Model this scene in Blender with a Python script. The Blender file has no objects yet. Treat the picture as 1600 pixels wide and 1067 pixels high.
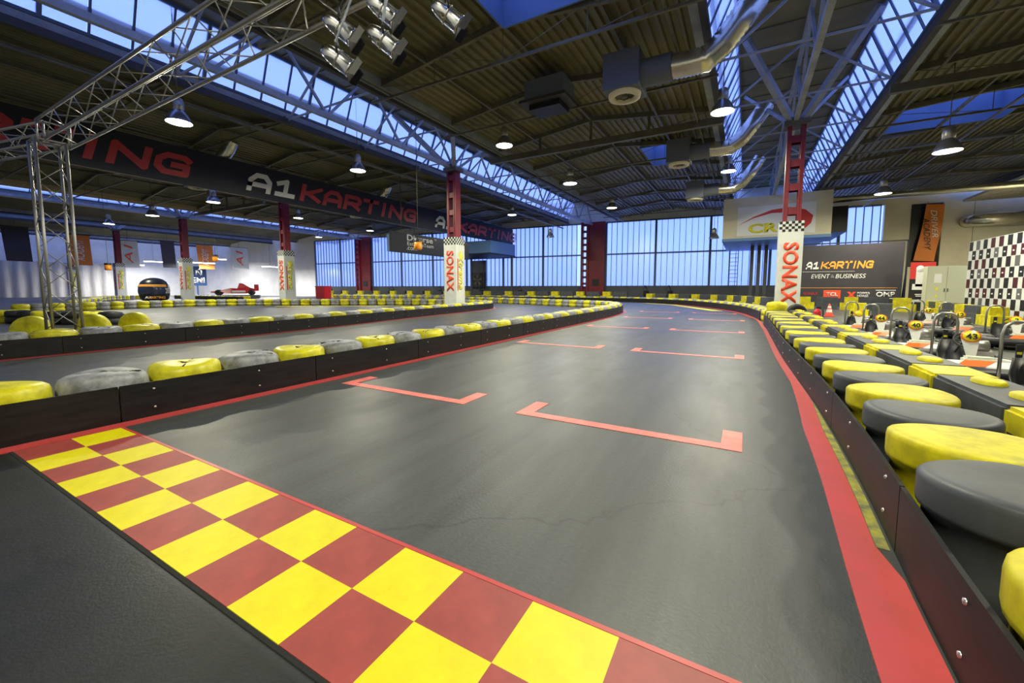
import bpy, bmesh, math, random
from mathutils import Vector, Matrix
random.seed(7)
S = bpy.context.scene
COL = S.collection
PI = math.pi
# ---------------------------------------------------------------- camera
H = 1.25; F = 640.0; Y0 = 506.0; HZ = 450.0
PITCH = math.atan((Y0-HZ)/F); YAW = math.atan(365/math.hypot(F, Y0-HZ))
cd = bpy.data.cameras.new('camera'); cam = bpy.data.objects.new('camera', cd); COL.objects.link(cam)
cd.sensor_width = 36; cd.lens = F/1600*36; cd.shift_y = -(533.5-Y0)/1600; cd.clip_start = .05; cd.clip_end = 400
cam.location = (0, 0, H); cam.rotation_euler = (PI/2-PITCH, 0, YAW)
S.camera = cam
# ---------------------------------------------------------------- world, exposure
w = bpy.data.worlds.new('dusk'); S.world = w; w.use_nodes = True
bg = w.node_tree.nodes['Background']; bg.inputs[0].default_value = (.23, .36, 1.0, 1); bg.inputs[1].default_value = 2.4
vs = S.view_settings; vs.view_transform = 'Standard'; vs.look = 'None'; vs.gamma = 1; vs.use_curve_mapping = False; vs.exposure = 0.08
LAMP_W = 500

# ---------------------------------------------------------------- materials
def mat(name, col, rough=.6, metal=0, var=.0, scale=6, col2=None, bump=0, emis=None, spec=.5, stretch=None, detail=4):
    m = bpy.data.materials.new(name); m.use_nodes = True; nt = m.node_tree; b = nt.nodes['Principled BSDF']
    b.inputs['Base Color'].default_value = (*col, 1); b.inputs['Roughness'].default_value = rough; b.inputs['Metallic'].default_value = metal
    b.inputs['Specular IOR Level'].default_value = spec
    if var or col2 or bump:
        tc = nt.nodes.new('ShaderNodeTexCoord'); mp = nt.nodes.new('ShaderNodeMapping'); nz = nt.nodes.new('ShaderNodeTexNoise')
        nt.links.new(tc.outputs['Object'], mp.inputs[0]); nt.links.new(mp.outputs[0], nz.inputs['Vector'])
        if stretch: mp.inputs['Scale'].default_value = stretch
        nz.inputs['Scale'].default_value = scale; nz.inputs['Detail'].default_value = detail; nz.inputs['Roughness'].default_value = .65
        rp = nt.nodes.new('ShaderNodeValToRGB'); c2 = col2 or tuple(c*(1-var) for c in col)
        rp.color_ramp.elements[0].position = .35; rp.color_ramp.elements[0].color = (*c2, 1)
        rp.color_ramp.elements[1].position = .65; rp.color_ramp.elements[1].color = (*col, 1)
        nt.links.new(nz.outputs['Fac'], rp.inputs[0]); nt.links.new(rp.outputs[0], b.inputs['Base Color'])
        if bump:
            bp = nt.nodes.new('ShaderNodeBump'); bp.inputs['Strength'].default_value = bump; bp.inputs['Distance'].default_value = .02
            nt.links.new(nz.outputs['Fac'], bp.inputs['Height']); nt.links.new(bp.outputs[0], b.inputs['Normal'])
    if emis:
        b.inputs['Emission Color'].default_value = (*col, 1); b.inputs['Emission Strength'].default_value = emis
    return m

def glass(name, tint, trans=.6):
    m = bpy.data.materials.new(name); m.use_nodes = True; nt = m.node_tree; nt.nodes.clear()
    o = nt.nodes.new('ShaderNodeOutputMaterial'); mx = nt.nodes.new('ShaderNodeMixShader'); t = nt.nodes.new('ShaderNodeBsdfTransparent'); d = nt.nodes.new('ShaderNodeBsdfTranslucent')
    g = nt.nodes.new('ShaderNodeBsdfGlossy'); m2 = nt.nodes.new('ShaderNodeMixShader')
    t.inputs[0].default_value = (*tint, 1); d.inputs[0].default_value = (*tint, 1); g.inputs['Roughness'].default_value = .25; m2.inputs[0].default_value = .05
    mx.inputs[0].default_value = 1-trans
    nt.links.new(t.outputs[0], mx.inputs[1]); nt.links.new(d.outputs[0], mx.inputs[2]); nt.links.new(mx.outputs[0], m2.inputs[1]); nt.links.new(g.outputs[0], m2.inputs[2]); nt.links.new(m2.outputs[0], o.inputs[0])
    return m

def floor_material():
    m = mat('asphalt', (.13, .137, .135), rough=.42, spec=.5); nt = m.node_tree; N = nt.nodes; L = nt.links; b = N['Principled BSDF']
    tc = N.new('ShaderNodeTexCoord')
    def noise(scale, st, det=5):
        mp = N.new('ShaderNodeMapping'); mp.inputs['Scale'].default_value = st; nz = N.new('ShaderNodeTexNoise'); nz.inputs['Scale'].default_value = scale; nz.inputs['Detail'].default_value = det; nz.inputs['Roughness'].default_value = .65
        L.new(tc.outputs['Object'], mp.inputs[0]); L.new(mp.outputs[0], nz.inputs['Vector']); return nz.outputs['Fac']
    def ramp(f, a, bb, c0, c1):
        r = N.new('ShaderNodeValToRGB'); e = r.color_ramp.elements; e[0].position = a; e[1].position = bb; e[0].color = (*c0, 1); e[1].color = (*c1, 1); L.new(f, r.inputs[0]); return r.outputs[0]
    def mul(a, bb, fac=1):
        x = N.new('ShaderNodeMixRGB'); x.blend_type = 'MULTIPLY'; x.inputs[0].default_value = fac; L.new(a, x.inputs[1]); L.new(bb, x.inputs[2]); return x.outputs[0]
    c = ramp(noise(.35, (1, .4, 1)), .3, .7, (.052, .056, .056), (.088, .094, .092))
    c = mul(c, ramp(noise(2.2, (2.2, .16, 1)), .34, .6, (.72, .72, .73), (1, 1, 1)))
    c = mul(c, ramp(noise(38, (1, 1, 1), 3), .3, .6, (.8, .8, .8), (1, 1, 1)))
    c = mul(c, ramp(noise(3.2, (1, 1, 1), 8), .30, .36, (.62, .62, .62), (1, 1, 1)), .6)
    vo = N.new('ShaderNodeTexVoronoi'); vo.feature = 'DISTANCE_TO_EDGE'; vo.inputs['Scale'].default_value = .22; ad = N.new('ShaderNodeMixRGB'); ad.blend_type = 'ADD'; ad.inputs[0].default_value = .55; nz = N.new('ShaderNodeTexNoise'); nz.inputs['Scale'].default_value = 2.2; nz.inputs['Detail'].default_value = 6
    L.new(tc.outputs['Object'], nz.inputs['Vector']); L.new(tc.outputs['Object'], ad.inputs[1]); L.new(nz.outputs['Color'], ad.inputs[2]); L.new(ad.outputs[0], vo.inputs['Vector'])
    c = mul(c, ramp(vo.outputs['Distance'], .0, .0035, (.45, .45, .45), (1, 1, 1)), .6)
    sp = N.new('ShaderNodeSeparateXYZ'); L.new(tc.outputs['Object'], sp.inputs[0])
    # darker fresh coat before the chequered line
    mr = N.new('ShaderNodeMapRange'); mr.inputs[1].default_value = .70; mr.inputs[2].default_value = .80; mr.inputs[3].default_value = .28; mr.inputs[4].default_value = 1; L.new(sp.outputs['Y'], mr.inputs[0])
    gx = N.new('ShaderNodeMath'); gx.operation = 'LESS_THAN'; gx.inputs[1].default_value = -4.9; L.new(sp.outputs['X'], gx.inputs[0])
    mx = N.new('ShaderNodeMath'); mx.operation = 'MAXIMUM'; L.new(mr.outputs[0], mx.inputs[0]); L.new(gx.outputs[0], mx.inputs[1])
    # scalloped darker edge beside the red kerb line
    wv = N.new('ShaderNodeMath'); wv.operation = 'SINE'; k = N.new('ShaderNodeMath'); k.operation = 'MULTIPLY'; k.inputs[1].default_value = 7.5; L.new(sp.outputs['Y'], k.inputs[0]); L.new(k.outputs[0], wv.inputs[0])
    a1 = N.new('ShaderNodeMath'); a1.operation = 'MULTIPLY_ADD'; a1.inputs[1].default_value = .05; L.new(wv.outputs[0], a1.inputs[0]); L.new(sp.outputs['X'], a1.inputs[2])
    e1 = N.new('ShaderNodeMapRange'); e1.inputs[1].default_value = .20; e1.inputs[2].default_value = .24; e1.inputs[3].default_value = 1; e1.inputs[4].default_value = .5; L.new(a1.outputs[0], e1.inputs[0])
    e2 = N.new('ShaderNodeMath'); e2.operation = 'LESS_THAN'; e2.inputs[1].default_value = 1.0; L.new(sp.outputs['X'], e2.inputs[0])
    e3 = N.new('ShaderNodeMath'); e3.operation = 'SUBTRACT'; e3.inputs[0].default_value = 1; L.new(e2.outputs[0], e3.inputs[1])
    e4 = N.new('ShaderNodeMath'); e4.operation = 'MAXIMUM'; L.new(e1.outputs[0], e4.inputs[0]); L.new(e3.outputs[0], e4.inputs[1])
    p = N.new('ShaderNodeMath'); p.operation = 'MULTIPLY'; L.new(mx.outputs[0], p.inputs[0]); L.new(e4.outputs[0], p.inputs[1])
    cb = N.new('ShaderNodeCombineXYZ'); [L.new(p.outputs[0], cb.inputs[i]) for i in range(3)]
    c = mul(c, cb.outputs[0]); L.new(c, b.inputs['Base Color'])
    r = N.new('ShaderNodeMapRange'); r.inputs[3].default_value = .3; r.inputs[4].default_value = .58; L.new(noise(1.3, (1, .5, 1)), r.inputs[0]); L.new(r.outputs[0], b.inputs['Roughness'])
    bp = N.new('ShaderNodeBump'); bp.inputs['Strength'].default_value = .25; bp.inputs['Distance'].default_value = .004; L.new(noise(60, (1, 1, 1), 2), bp.inputs['Height']); L.new(bp.outputs[0], b.inputs['Normal'])
    return m

M = dict(
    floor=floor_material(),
    yellow=mat('yellow_paint', (.85, .80, .01), .4, col2=(.48, .43, .01), scale=4, bump=.15),
    grey=mat('grey_tyre_paint', (.38, .39, .42), .5, col2=(.15, .155, .165), scale=7, bump=.3),
    dgrey=mat('dark_grey_plastic', (.085, .095, .108), .5, spec=.35, col2=(.055, .058, .064), scale=3, bump=.05),
    ygloss=mat('yellow_plastic', (.85, .75, .008), .5, col2=(.46, .40, .015), scale=3.5, bump=.05, spec=.3),
    rubber=mat('black_rubber', (.022, .022, .024), .5, col2=(.012, .012, .013), scale=3),
    panel=mat('black_barrier_belt', (.017, .016, .017), .5, spec=.3, col2=(.008, .0075, .008), scale=2.2, stretch=(1, 1, 9)),
    bolt=mat('steel_bolt', (.6, .6, .6), .3, .9), crack=mat('dark_split', (.01, .01, .01), .9),
    redpaint=mat('red_floor_paint', (.58, .06, .065), .4, col2=(.48, .06, .055), scale=3),
    redcell=mat('red_square_paint', (.38, .065, .055), .5, col2=(.28, .05, .042), scale=5, bump=.1),
    yelcell=mat('yellow_square_paint', (.80, .71, .0), .5, col2=(.70, .61, .0), scale=5, bump=.1),
    pink=mat('salmon_grid_paint', (.95, .24, .20), .5, col2=(.7, .15, .13), scale=4),
    red=mat('red_steel', (.22, .010, .022), .45, col2=(.15, .008, .016), scale=2),
    white=mat('white_sleeve', (.72, .74, .70), .5, col2=(.62, .64, .61), scale=1.5), cream=mat('cream_wall', (.74, .68, .50), .7, col2=(.66, .6, .44), scale=.6),
    wwall=mat('white_wall', (.72, .72, .70), .7, col2=(.6, .6, .6), scale=.5), dado=mat('grey_dado', (.10, .11, .125), .7, col2=(.08, .085, .1), scale=.7),
    black=mat('black', (.008, .008, .009), .5), navy=mat('navy_banner', (.010, .012, .028), .6), char=mat('charcoal_banner', (.045, .04, .05), .6, col2=(.036, .033, .042), scale=.5),
    deck=mat('olive_metal_deck', (.19, .175, .085), .5, col2=(.135, .125, .065), scale=.6, spec=.4), steel=mat('roof_steel', (.15, .14, .09), .5, col2=(.09, .085, .06), scale=1.5),
    bsteel=mat('pale_blue_steel', (.36, .40, .46), .5, col2=(.24, .27, .33), scale=1.2), dsteel=mat('dark_gutter', (.045, .045, .05), .6), bar=mat('glazing_bar', (.08, .12, .2), .5),
    curb=mat('blue_upstand', (.10, .17, .32), .6), tan=mat('tan_edge_beam', (.5, .40, .24), .6),
    alu=mat('aluminium', (.42, .41, .38), .38, .85), chrome=mat('chrome', (.8, .8, .8), .14, 1), duct=mat('foil_duct', (.68, .66, .58), .25, .9), fanbox=mat('grey_fan_box', (.13, .15, .19), .6),
    lampglow=mat('lamp_glow', (1, .97, .80), emis=14), tube=mat('tube_glow', (1, 1, .97), emis=16), lampbell=mat('lamp_bell', (.30, .31, .34), .25, .7),
    pane=glass('frosted_pane', (.93, .95, 1.0), .62), orange=mat('orange_cloth', (.75, .22, .03), .6), logored=mat('logo_red', (.62, .035, .03), .5), sonax=mat('sonax_red', (.85, .085, .03), .5), dirt=mat('dirty_yellow', (.36, .34, .03), .8, col2=(.12, .12, .06), scale=9),
    lred=mat('banner_red', (.48, .045, .05), .5), lwhite=mat('print_white', (.8, .8, .78), .5), lyel=mat('print_yellow', (.78, .72, .03), .5), lorange=mat('print_orange', (.85, .36, .05), .5), lblack=mat('print_black', (.01, .01, .01), .5), lblue=mat('print_blue', (.03, .09, .25), .5),
    kwhite=mat('kart_white', (.8, .8, .76), .3), korange=mat('kart_orange', (.85, .16, .03), .3), kyellow=mat('kart_yellow', (.85, .75, .02), .35), krim=mat('kart_rim_orange', (.8, .2, .02), .35), tankm=mat('tank_cream', (.72, .72, .58), .4),
    cone=mat('cone_red', (.85, .07, .04), .45), amber=mat('amber_lens', (.85, .30, .02), .25), f1red=mat('racing_red', (.6, .02, .03), .25), visor=mat('helmet_visor', (.03, .04, .08), .1), helm=mat('helmet_black', (.012, .014, .02), .3),
    locker=mat('pale_green_locker', (.55, .57, .43), .5), curtain=mat('pale_curtain', (.55, .53, .5), .8, col2=(.4, .39, .38), scale=1.2, stretch=(1, 3, .3)), bluewall=mat('blue_cladding', (.12, .25, .5), .5), tanwood=mat('plywood', (.5, .36, .2), .6),
)

# ---------------------------------------------------------------- mesh helpers
class MB:
    def __init__(s): s.v = []; s.f = []; s.mi = []; s.sm = []
    def add(s, vs_, fs, mi=0, smooth=False):
        o = len(s.v); s.v += [tuple(v) for v in vs_]; s.f += [tuple(i+o for i in f) for f in fs]; s.mi += [mi]*len(fs); s.sm += [smooth]*len(fs); return s
    def box(s, x0, x1, y0, y1, z0, z1, mi=0):
        return s.add([(x0,y0,z0),(x1,y0,z0),(x1,y1,z0),(x0,y1,z0),(x0,y0,z1),(x1,y0,z1),(x1,y1,z1),(x0,y1,z1)], [(0,3,2,1),(4,5,6,7),(0,1,5,4),(1,2,6,5),(2,3,7,6),(3,0,4,7)], mi)
    def bar(s, a, b, w=.1, h=None, mi=0):     # square bar between two points
        a = Vector(a); b = Vector(b); d = (b-a).normalized(); up = Vector((0,0,1)) if abs(d.z) < .95 else Vector((1,0,0)); x = d.cross(up).normalized()*w/2; y = x.normalized().cross(d)*(h or w)/2
        vs_ = [p+q for p in (a, b) for q in (-x-y, x-y, x+y, -x+y)]
        return s.add(vs_, [(0,1,2,3),(7,6,5,4),(0,4,5,1),(1,5,6,2),(2,6,7,3),(3,7,4,0)], mi)
    def tube(s, pts, r=.03, n=8, mi=0, cap=True):
        pts = [Vector(p) for p in pts]; rings = []; prev = None
        for i, p in enumerate(pts):
            d = ((pts[i+1] if i+1 < len(pts) else p)-(pts[i-1] if i else p)).normalized()
            up = prev if prev is not None else (Vector((0,0,1)) if abs(d.z) < .9 else Vector((1,0,0)))
            x = d.cross(up).normalized(); y = x.cross(d); prev = y; rr = r[i] if isinstance(r, (list, tuple)) else r
            rings.append([p+x*math.cos(2*PI*k/n)*rr+y*math.sin(2*PI*k/n)*rr for k in range(n)])
        vs_ = sum(rings, []); fs = []
        for i in range(len(rings)-1):
            for k in range(n): a = i*n+k; b = i*n+(k+1) % n; fs.append((a, b, b+n, a+n))
        s.add(vs_, fs, mi, True)
        if cap: s.add(rings[0], [tuple(range(n))], mi); s.add(rings[-1], [tuple(range(n))[::-1]], mi)
        return s
    def lathe(s, prof, n=24, c=(0,0,0), mi=0, axis='z'):   # prof: (r, z, material)
        def P(r, z, a):
            x, y = r*math.cos(a), r*math.sin(a)
            q = (x, y, z) if axis == 'z' else ((z, x, y) if axis == 'x' else (x, z, y)); return (q[0]+c[0], q[1]+c[1], q[2]+c[2])
        for i in range(len(prof)-1):
            p, q = prof[i], prof[i+1]; vs_ = [P(p[0], p[1], 2*PI*k/n) for k in range(n)]+[P(q[0], q[1], 2*PI*k/n) for k in range(n)]
            s.add(vs_, [(k, (k+1) % n, n+(k+1) % n, n+k) for k in range(n)], q[2] if len(q) > 2 else mi, True)
        return s
    def prism(s, poly, z0, z1, mi=0):
        n = len(poly); vs_ = [(x, y, z0) for x, y in poly]+[(x, y, z1) for x, y in poly]
        return s.add(vs_, [tuple(range(n))[::-1], tuple(range(n, 2*n))]+[(k, (k+1) % n, n+(k+1) % n, n+k) for k in range(n)], mi)
    def mesh(s, name, mats, bevel=0):
        me = bpy.data.meshes.new(name); me.from_pydata(s.v, [], s.f); me.validate(clean_customdata=False)
        for m in (mats if isinstance(mats, (list, tuple)) else [mats]): me.materials.append(M[m] if isinstance(m, str) else m)
        if len(me.polygons) == len(s.mi): me.polygons.foreach_set('material_index', s.mi); me.polygons.foreach_set('use_smooth', s.sm)
        bm = bmesh.new(); bm.from_mesh(me); bmesh.ops.remove_doubles(bm, verts=bm.verts, dist=1e-5); bmesh.ops.recalc_face_normals(bm, faces=bm.faces)
        if bevel: bmesh.ops.bevel(bm, geom=[e for e in bm.edges if e.calc_length() > bevel*2.2], offset=bevel, segments=2, affect='EDGES', clamp_overlap=True)
        bm.to_mesh(me); bm.free(); return me
    def obj(s, name, mats, parent=None, bevel=0, loc=None, rz=0):
        return link(name, s.mesh(name, mats, bevel), parent, loc, rz)
def link(name, me, parent=None, loc=None, rz=0):
    o = bpy.data.objects.new(name, me); COL.objects.link(o); o.parent = parent
    if loc is not None: o.location = loc
    o.rotation_euler = (0, 0, rz); return o
def thing(name, label, cat, loc=(0,0,0), rz=0, group=None):
    return tag(link(name, None, None, loc, rz), label, cat, group)
def tag(o, label, cat, group=None):
    o['label'] = label; o['category'] = cat
    if group: o['group'] = group
    return o
def struct(o, label=None):
    o['kind'] = 'structure'
    if label: o['label'] = label
    return o
def copy_tree(o, parent=None):
    c = o.copy(); COL.objects.link(c); c.parent = parent
    for ch in list(o.children): copy_tree(ch, c)
    return c
def text(name, body, parent, m, w, h, at, rot, shear=0, depth=.01, bold=.0, center=True):
    cu = bpy.data.curves.new(name, 'FONT'); cu.body = body; cu.size = 1; cu.shear = shear; cu.offset = bold; cu.resolution_u = 3
    t = bpy.data.objects.new(name, cu); COL.objects.link(t); bpy.context.view_layer.update()
    me = bpy.data.meshes.new_from_object(t.evaluated_get(bpy.context.evaluated_depsgraph_get())); bpy.data.objects.remove(t); bpy.data.curves.remove(cu)
    xs = [v.co.x for v in me.vertices]; ys = [v.co.y for v in me.vertices]
    if not xs: return
    x0, x1, y0, y1 = min(xs), max(xs), min(ys), max(ys)
    for v in me.vertices:
        v.co.x = ((v.co.x-x0)/(x1-x0)-.5*center)*w; v.co.y = ((v.co.y-y0)/(y1-y0)-.5*center)*h
    bm = bmesh.new(); bm.from_mesh(me); r = bmesh.ops.extrude_face_region(bm, geom=bm.faces[:])
    bmesh.ops.translate(bm, verts=[g for g in r['geom'] if isinstance(g, bmesh.types.BMVert)], vec=(0, 0, depth)); bmesh.ops.recalc_face_normals(bm, faces=bm.faces); bm.to_mesh(me); bm.free()
    me.materials.clear(); me.materials.append(M[m]); o = link(name, me, parent, at); o.rotation_euler = rot; return o
GL = {'A': [[(0,0),(0,.62),(.28,1),(.72,1),(1,.62),(1,0)], [(0,.34),(1,.34)]], '1': [[(.12,.78),(.55,1),(.55,0)], [(.1,0),(1,0)]], 'K': [[(0,0),(0,1)], [(1,1),(.3,.5),(0,.5)], [(.3,.5),(1,0)]], 'R': [[(0,0),(0,1),(.8,1),(1,.8),(1,.58),(.8,.42),(0,.42)], [(.5,.42),(1,0)]],
      'T': [[(0,1),(1,1)], [(.5,1),(.5,0)]], 'I': [[(.5,0),(.5,1)]], 'N': [[(0,0),(0,1),(1,0),(1,1)]], 'G': [[(1,.85),(.85,1),(.25,1),(0,.72),(0,.28),(.25,0),(1,0),(1,.48),(.55,.48)]]}
def strokes(name, word, parent, m, w, h, at, rot, shear=.25, th=.25, depth=.012):     # squared stencil letters built from flat strokes
    mb = MB(); adv = [(.45 if c == 'I' else 1)*1.0 for c in word]; gap = .38; tot = sum(adv)+gap*(len(word)-1); x0 = 0; t_ = th/2
    for c, a in zip(word, adv):
        for pl in GL[c]:
            P = [((x0+(p[0] if c != 'I' else p[0]*.45)*(1 if c != 'I' else 1)), p[1]*(1-th)+t_) for p in pl]
            for i in range(len(P)-1):
                (xa, ya), (xb, yb) = P[i], P[i+1]; L_ = math.hypot(xb-xa, yb-ya); dx, dy = (xb-xa)/L_, (yb-ya)/L_; e0 = t_ if i == 0 else 0; e1 = t_ if i == len(P)-2 else 0
                q = [(xa-dx*e0-dy*t_, ya-dy*e0+dx*t_), (xa-dx*e0+dy*t_, ya-dy*e0-dx*t_), (xb+dx*e1+dy*t_, yb+dy*e1-dx*t_), (xb+dx*e1-dy*t_, yb+dy*e1+dx*t_)]
                fit = lambda q: [(((x+y*shear)/(tot+shear)-.5)*w, (min(1, max(0, y))-.5)*h) for x, y in q]
                mb.prism(fit(q), 0, depth+.0004*i)
                if i: mb.prism(fit([(xa+t_*1.04*math.cos(a_*PI/5), ya+t_*1.04*math.sin(a_*PI/5)) for a_ in range(10)]), 0, depth+.0006)
        x0 += a+gap
    o = mb.obj(name, m, parent, loc=at); o.rotation_euler = rot; return o
FY = (PI/2, 0, 0)            # facing -Y, reading towards +X
FX = (PI/2, 0, PI/2)         # facing +X, reading towards +Y
DOWN_Y = (PI/2, PI/2, 0)     # facing -Y, reading downwards

# ---------------------------------------------------------------- layout constants
COLX = [1.47, -14.6, -30.7, -46.8, -62.9, -79.0]; COLY = 19.0
EAVE = 8.45; MH = 2.8; MT = 2.1; MTOP = 10.55
YN, YF = -6.0, 46.0
def FWY(x): return 43.6+.1*(x+14.6)
LEFT = -84.0; RIGHT = 18.5
def YatX(px, X):             # depth along the hall at which pixel column px meets plane X
    t = (px-800)/F; return X*(math.cos(YAW)+math.sin(YAW)*t)/(-math.sin(YAW)+math.cos(YAW)*t)

# ---------------------------------------------------------------- floor and walls
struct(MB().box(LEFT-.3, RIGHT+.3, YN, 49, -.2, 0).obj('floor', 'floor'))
struct(MB().box(LEFT-.3, LEFT, YN, 49, 0, 8.6).obj('wall_left', 'wwall'))
struct(MB().box(RIGHT, RIGHT+.3, YN, 49, 0, 8.6).obj('wall_right', 'cream'))
struct(MB().box(LEFT-.3, RIGHT+.3, YN-.3, YN, 0, 10.7).obj('wall_back', 'wwall'))
AW = math.atan(.1); U = math.sqrt(1.01)     # far wall runs at a slight angle
def fw_obj(mb, name, mats, parent=None):     # local x along the wall measured in world X
    o = mb.obj(name, mats, parent); 
    if parent is None: o.location = (-14.6, 43.6, 0); o.rotation_euler = (0, 0, AW)
    return o
def u(x): return (x+14.6)*U
wf = struct(fw_obj(MB().box(u(LEFT), u(-56.5), 0, .3, 0, 8.6).box(u(-56.5), u(9.9), 0, .3, 0, 1.45).box(u(-56.5), u(9.9), 0, .3, 8.2, 10.7, ).box(u(LEFT), u(-56.5), 0, .3, 8.6, 10.7), 'wall_far', 'wwall'))
fw_obj(MB().box(u(9.9), u(RIGHT+1), -.02, .3, 0, 10.7), 'cream_panel_wall', 'cream', wf)
fw_obj(MB().box(u(-56.5), u(9.9), -.03, 0, 0, 1.45), 'dado', 'dado', wf)
for x in (12.6, 15.4): fw_obj(MB().box(u(x)-.012, u(x)+.012, -.03, 0, 0, 8.2), 'panel_joint', 'dado', wf)
# profiled glass bands of the far wall
pw = .56
pm = {z: MB().box(-.235, .235, 0, .03, z[0], z[1]).mesh('pane', 'pane') for z in ((1.5, 4.78), (4.92, 8.15))}
for n, (xa, xb) in enumerate(((-56.3, -48.2), (-45.4, -16.0), (-13.2, 9.7))):
    fr = MB(); k = 0; x = u(xa)
    fr.box(u(xa), u(xb), .0, .1, 4.78, 4.92).box(u(xa), u(xb), .0, .1, 1.42, 1.5).box(u(xa), u(xb), 0, .1, 8.15, 8.3)
    wo = struct(fw_obj(fr, 'window_%d' % (n+1), 'bar')); bars = MB(); posts = MB(); tot = int((u(xb)-u(xa))/pw)
    for k in range(tot+1):
        x = u(xa)+k*pw
        if k % 9 == 0: posts.box(x-.1, x+.1, -.12, .1, 1.42, 8.2)
        else: bars.box(x-.026, x+.026, -.03, .07, 1.5, 8.15)
        if k < tot:
            for z in pm: link('pane', pm[z], wo, (x+pw/2, .02, 0))
    bars.obj('glazing_bars', 'bar', wo); posts.obj('mullion_posts', 'bar', wo)

# ---------------------------------------------------------------- roof
ceil = struct(link('ceiling', None)); ceil['label'] = 'dark olive corrugated industrial roof with glazed monitors'
RB = .3
def deck_z(x, x0, x1): m = (x0+x1)/2; return EAVE+.12+.62*(1-abs(x-m)/((x1-x0)/2))
def deck(xa, xb, ya, yb, x0, x1, name='corrugated_deck'):
    mb = MB(); pts = []; x = xa
    st = (x1-x0)/round((x1-x0)/RB); n = round((xb-xa)/st)
    for k in range(n):
        for fx, dz in ((0, 0), (.30, 0), (.42, .09), (.88, .09)): X = xa+(k+fx)*st; pts.append((X, deck_z(X, x0, x1)+dz))
    pts.append((xb, deck_z(xb, x0, x1)))
    vs_ = [(p[0], ya, p[1]) for p in pts]+[(p[0], yb, p[1]) for p in pts]; q = len(pts)
    mb.add(vs_, [(i, i+1, q+i+1, q+i) for i in range(q-1)]); return mb.obj(name, 'deck', ceil)
BAYS = [(COLX[i+1]+MH, COLX[i]-MH) for i in range(len(COLX)-1)]+[(COLX[0]+MH, RIGHT)]
def roof_at(x):
    for b0, b1 in BAYS:
        if b0 <= x <= b1:      # underside of the corrugated sheet at this very rib
            st = (b1-b0)/round((b1-b0)/RB); f = ((x-b0)/st) % 1
            return deck_z(x, b0, b1)+(0 if f < .30 else .09*(f-.30)/.12 if f < .42 else .09 if f < .88 else .09*(1-f)/.12)
    return MTOP
BEAMY = [-1, 3, 7, 11, 15, 19, 23, 27, 31, 35, 39]
win_n = 4
def skylight(x0, x1, y0, y1, b0, b1):
    global win_n
    z = max(deck_z(x0, b0, b1), deck_z(x1, b0, b1)); zl = min(deck_z(x0, b0, b1), deck_z(x1, b0, b1))
    o = struct(MB().box(x0-.06, x0, y0, y1, zl, z+.9).box(x1, x1+.06, y0, y1, zl, z+.9).box(x0, x1, y0-.06, y0, zl, z+.9).box(x0, x1, y1, y1+.06, zl, z+.9).obj('window_%d' % win_n, 'curb')); win_n += 1
    o['label'] = 'pale roof skylight upstand'
    for k in range(2): MB().box(x0+(x1-x0)*k/2+.04, x0+(x1-x0)*(k+1)/2-.04, y0, y1, z+.86, z+.89).obj('pane', 'pane', o)
    MB().bar(((x0+x1)/2, y0, z+.84), ((x0+x1)/2, y1, z+.84), .1).obj('rafter', 'bsteel', o)
for i, (b0, b1) in enumerate(BAYS):
    mid = (b0+b1)/2
    if i == 0:
        holes = [(mid+.05, b1-1.4, 7.2, 10.8), (mid+1.3, b1-1.2, 23.2, 26.8)]
    elif i == 5: holes = [(b0+1.2, b0+5.2, 23.2, 26.8)]
    else: holes = []
    gs = (b1-b0)/round((b1-b0)/RB); holes = [(b0+round((h[0]-b0)/gs)*gs, b0+round((h[1]-b0)/gs)*gs, h[2], h[3]) for h in holes]
    ys = [YN]+sum([[h[2], h[3]] for h in holes], [])+[YF]
    for j in range(len(ys)-1):
        hh = [h for h in holes if h[2] == ys[j] and h[3] == ys[j+1]]
        if hh:
            h = hh[0]; deck(b0, h[0], ys[j], ys[j+1], b0, b1); deck(h[1], b1, ys[j], ys[j+1], b0, b1); skylight(*h, b0, b1)
        else: deck(b0, b1, ys[j], ys[j+1], b0, b1)
    if i > 2 and i != 5: continue
    for y in BEAMY:
        rb = MB(); heavy = y == 19
        rb.bar((b0, y, EAVE), (mid, y, EAVE+.60), .12, .2).bar((mid, y, EAVE+.60), (b1, y, EAVE), .12, .2)
        zt = 8.3 if i == 1 else 7.95
        rb.bar((b0-.3, y, zt), (b1+.3, y, zt), .2 if heavy else .07, .28 if heavy else .07)
        for t in (.25, .5, .75): X = b0+(b1-b0)*t; rb.bar((X, y, zt), (X, y, deck_z(X, b0, b1)-.1), .1 if heavy else .02)
        for a, c in ((.0, .25), (.25, .5), (.75, .5), (1, .75)):
            rb.bar((b0+(b1-b0)*a, y, deck_z(b0+(b1-b0)*a, b0, b1)-.12), (b0+(b1-b0)*c, y, zt), .018)
        struct(rb.obj('roof_beam', 'steel'), 'olive steel roof beam with thin tie rods')
    for t in (.22, .5, .78):
        X = b0+(b1-b0)*t; MB().bar((X, YN, deck_z(X, b0, b1)-.16), (X, 44, deck_z(X, b0, b1)-.16), .09, .12).obj('purlin', 'steel', ceil)
mono_pane = {}
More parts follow.
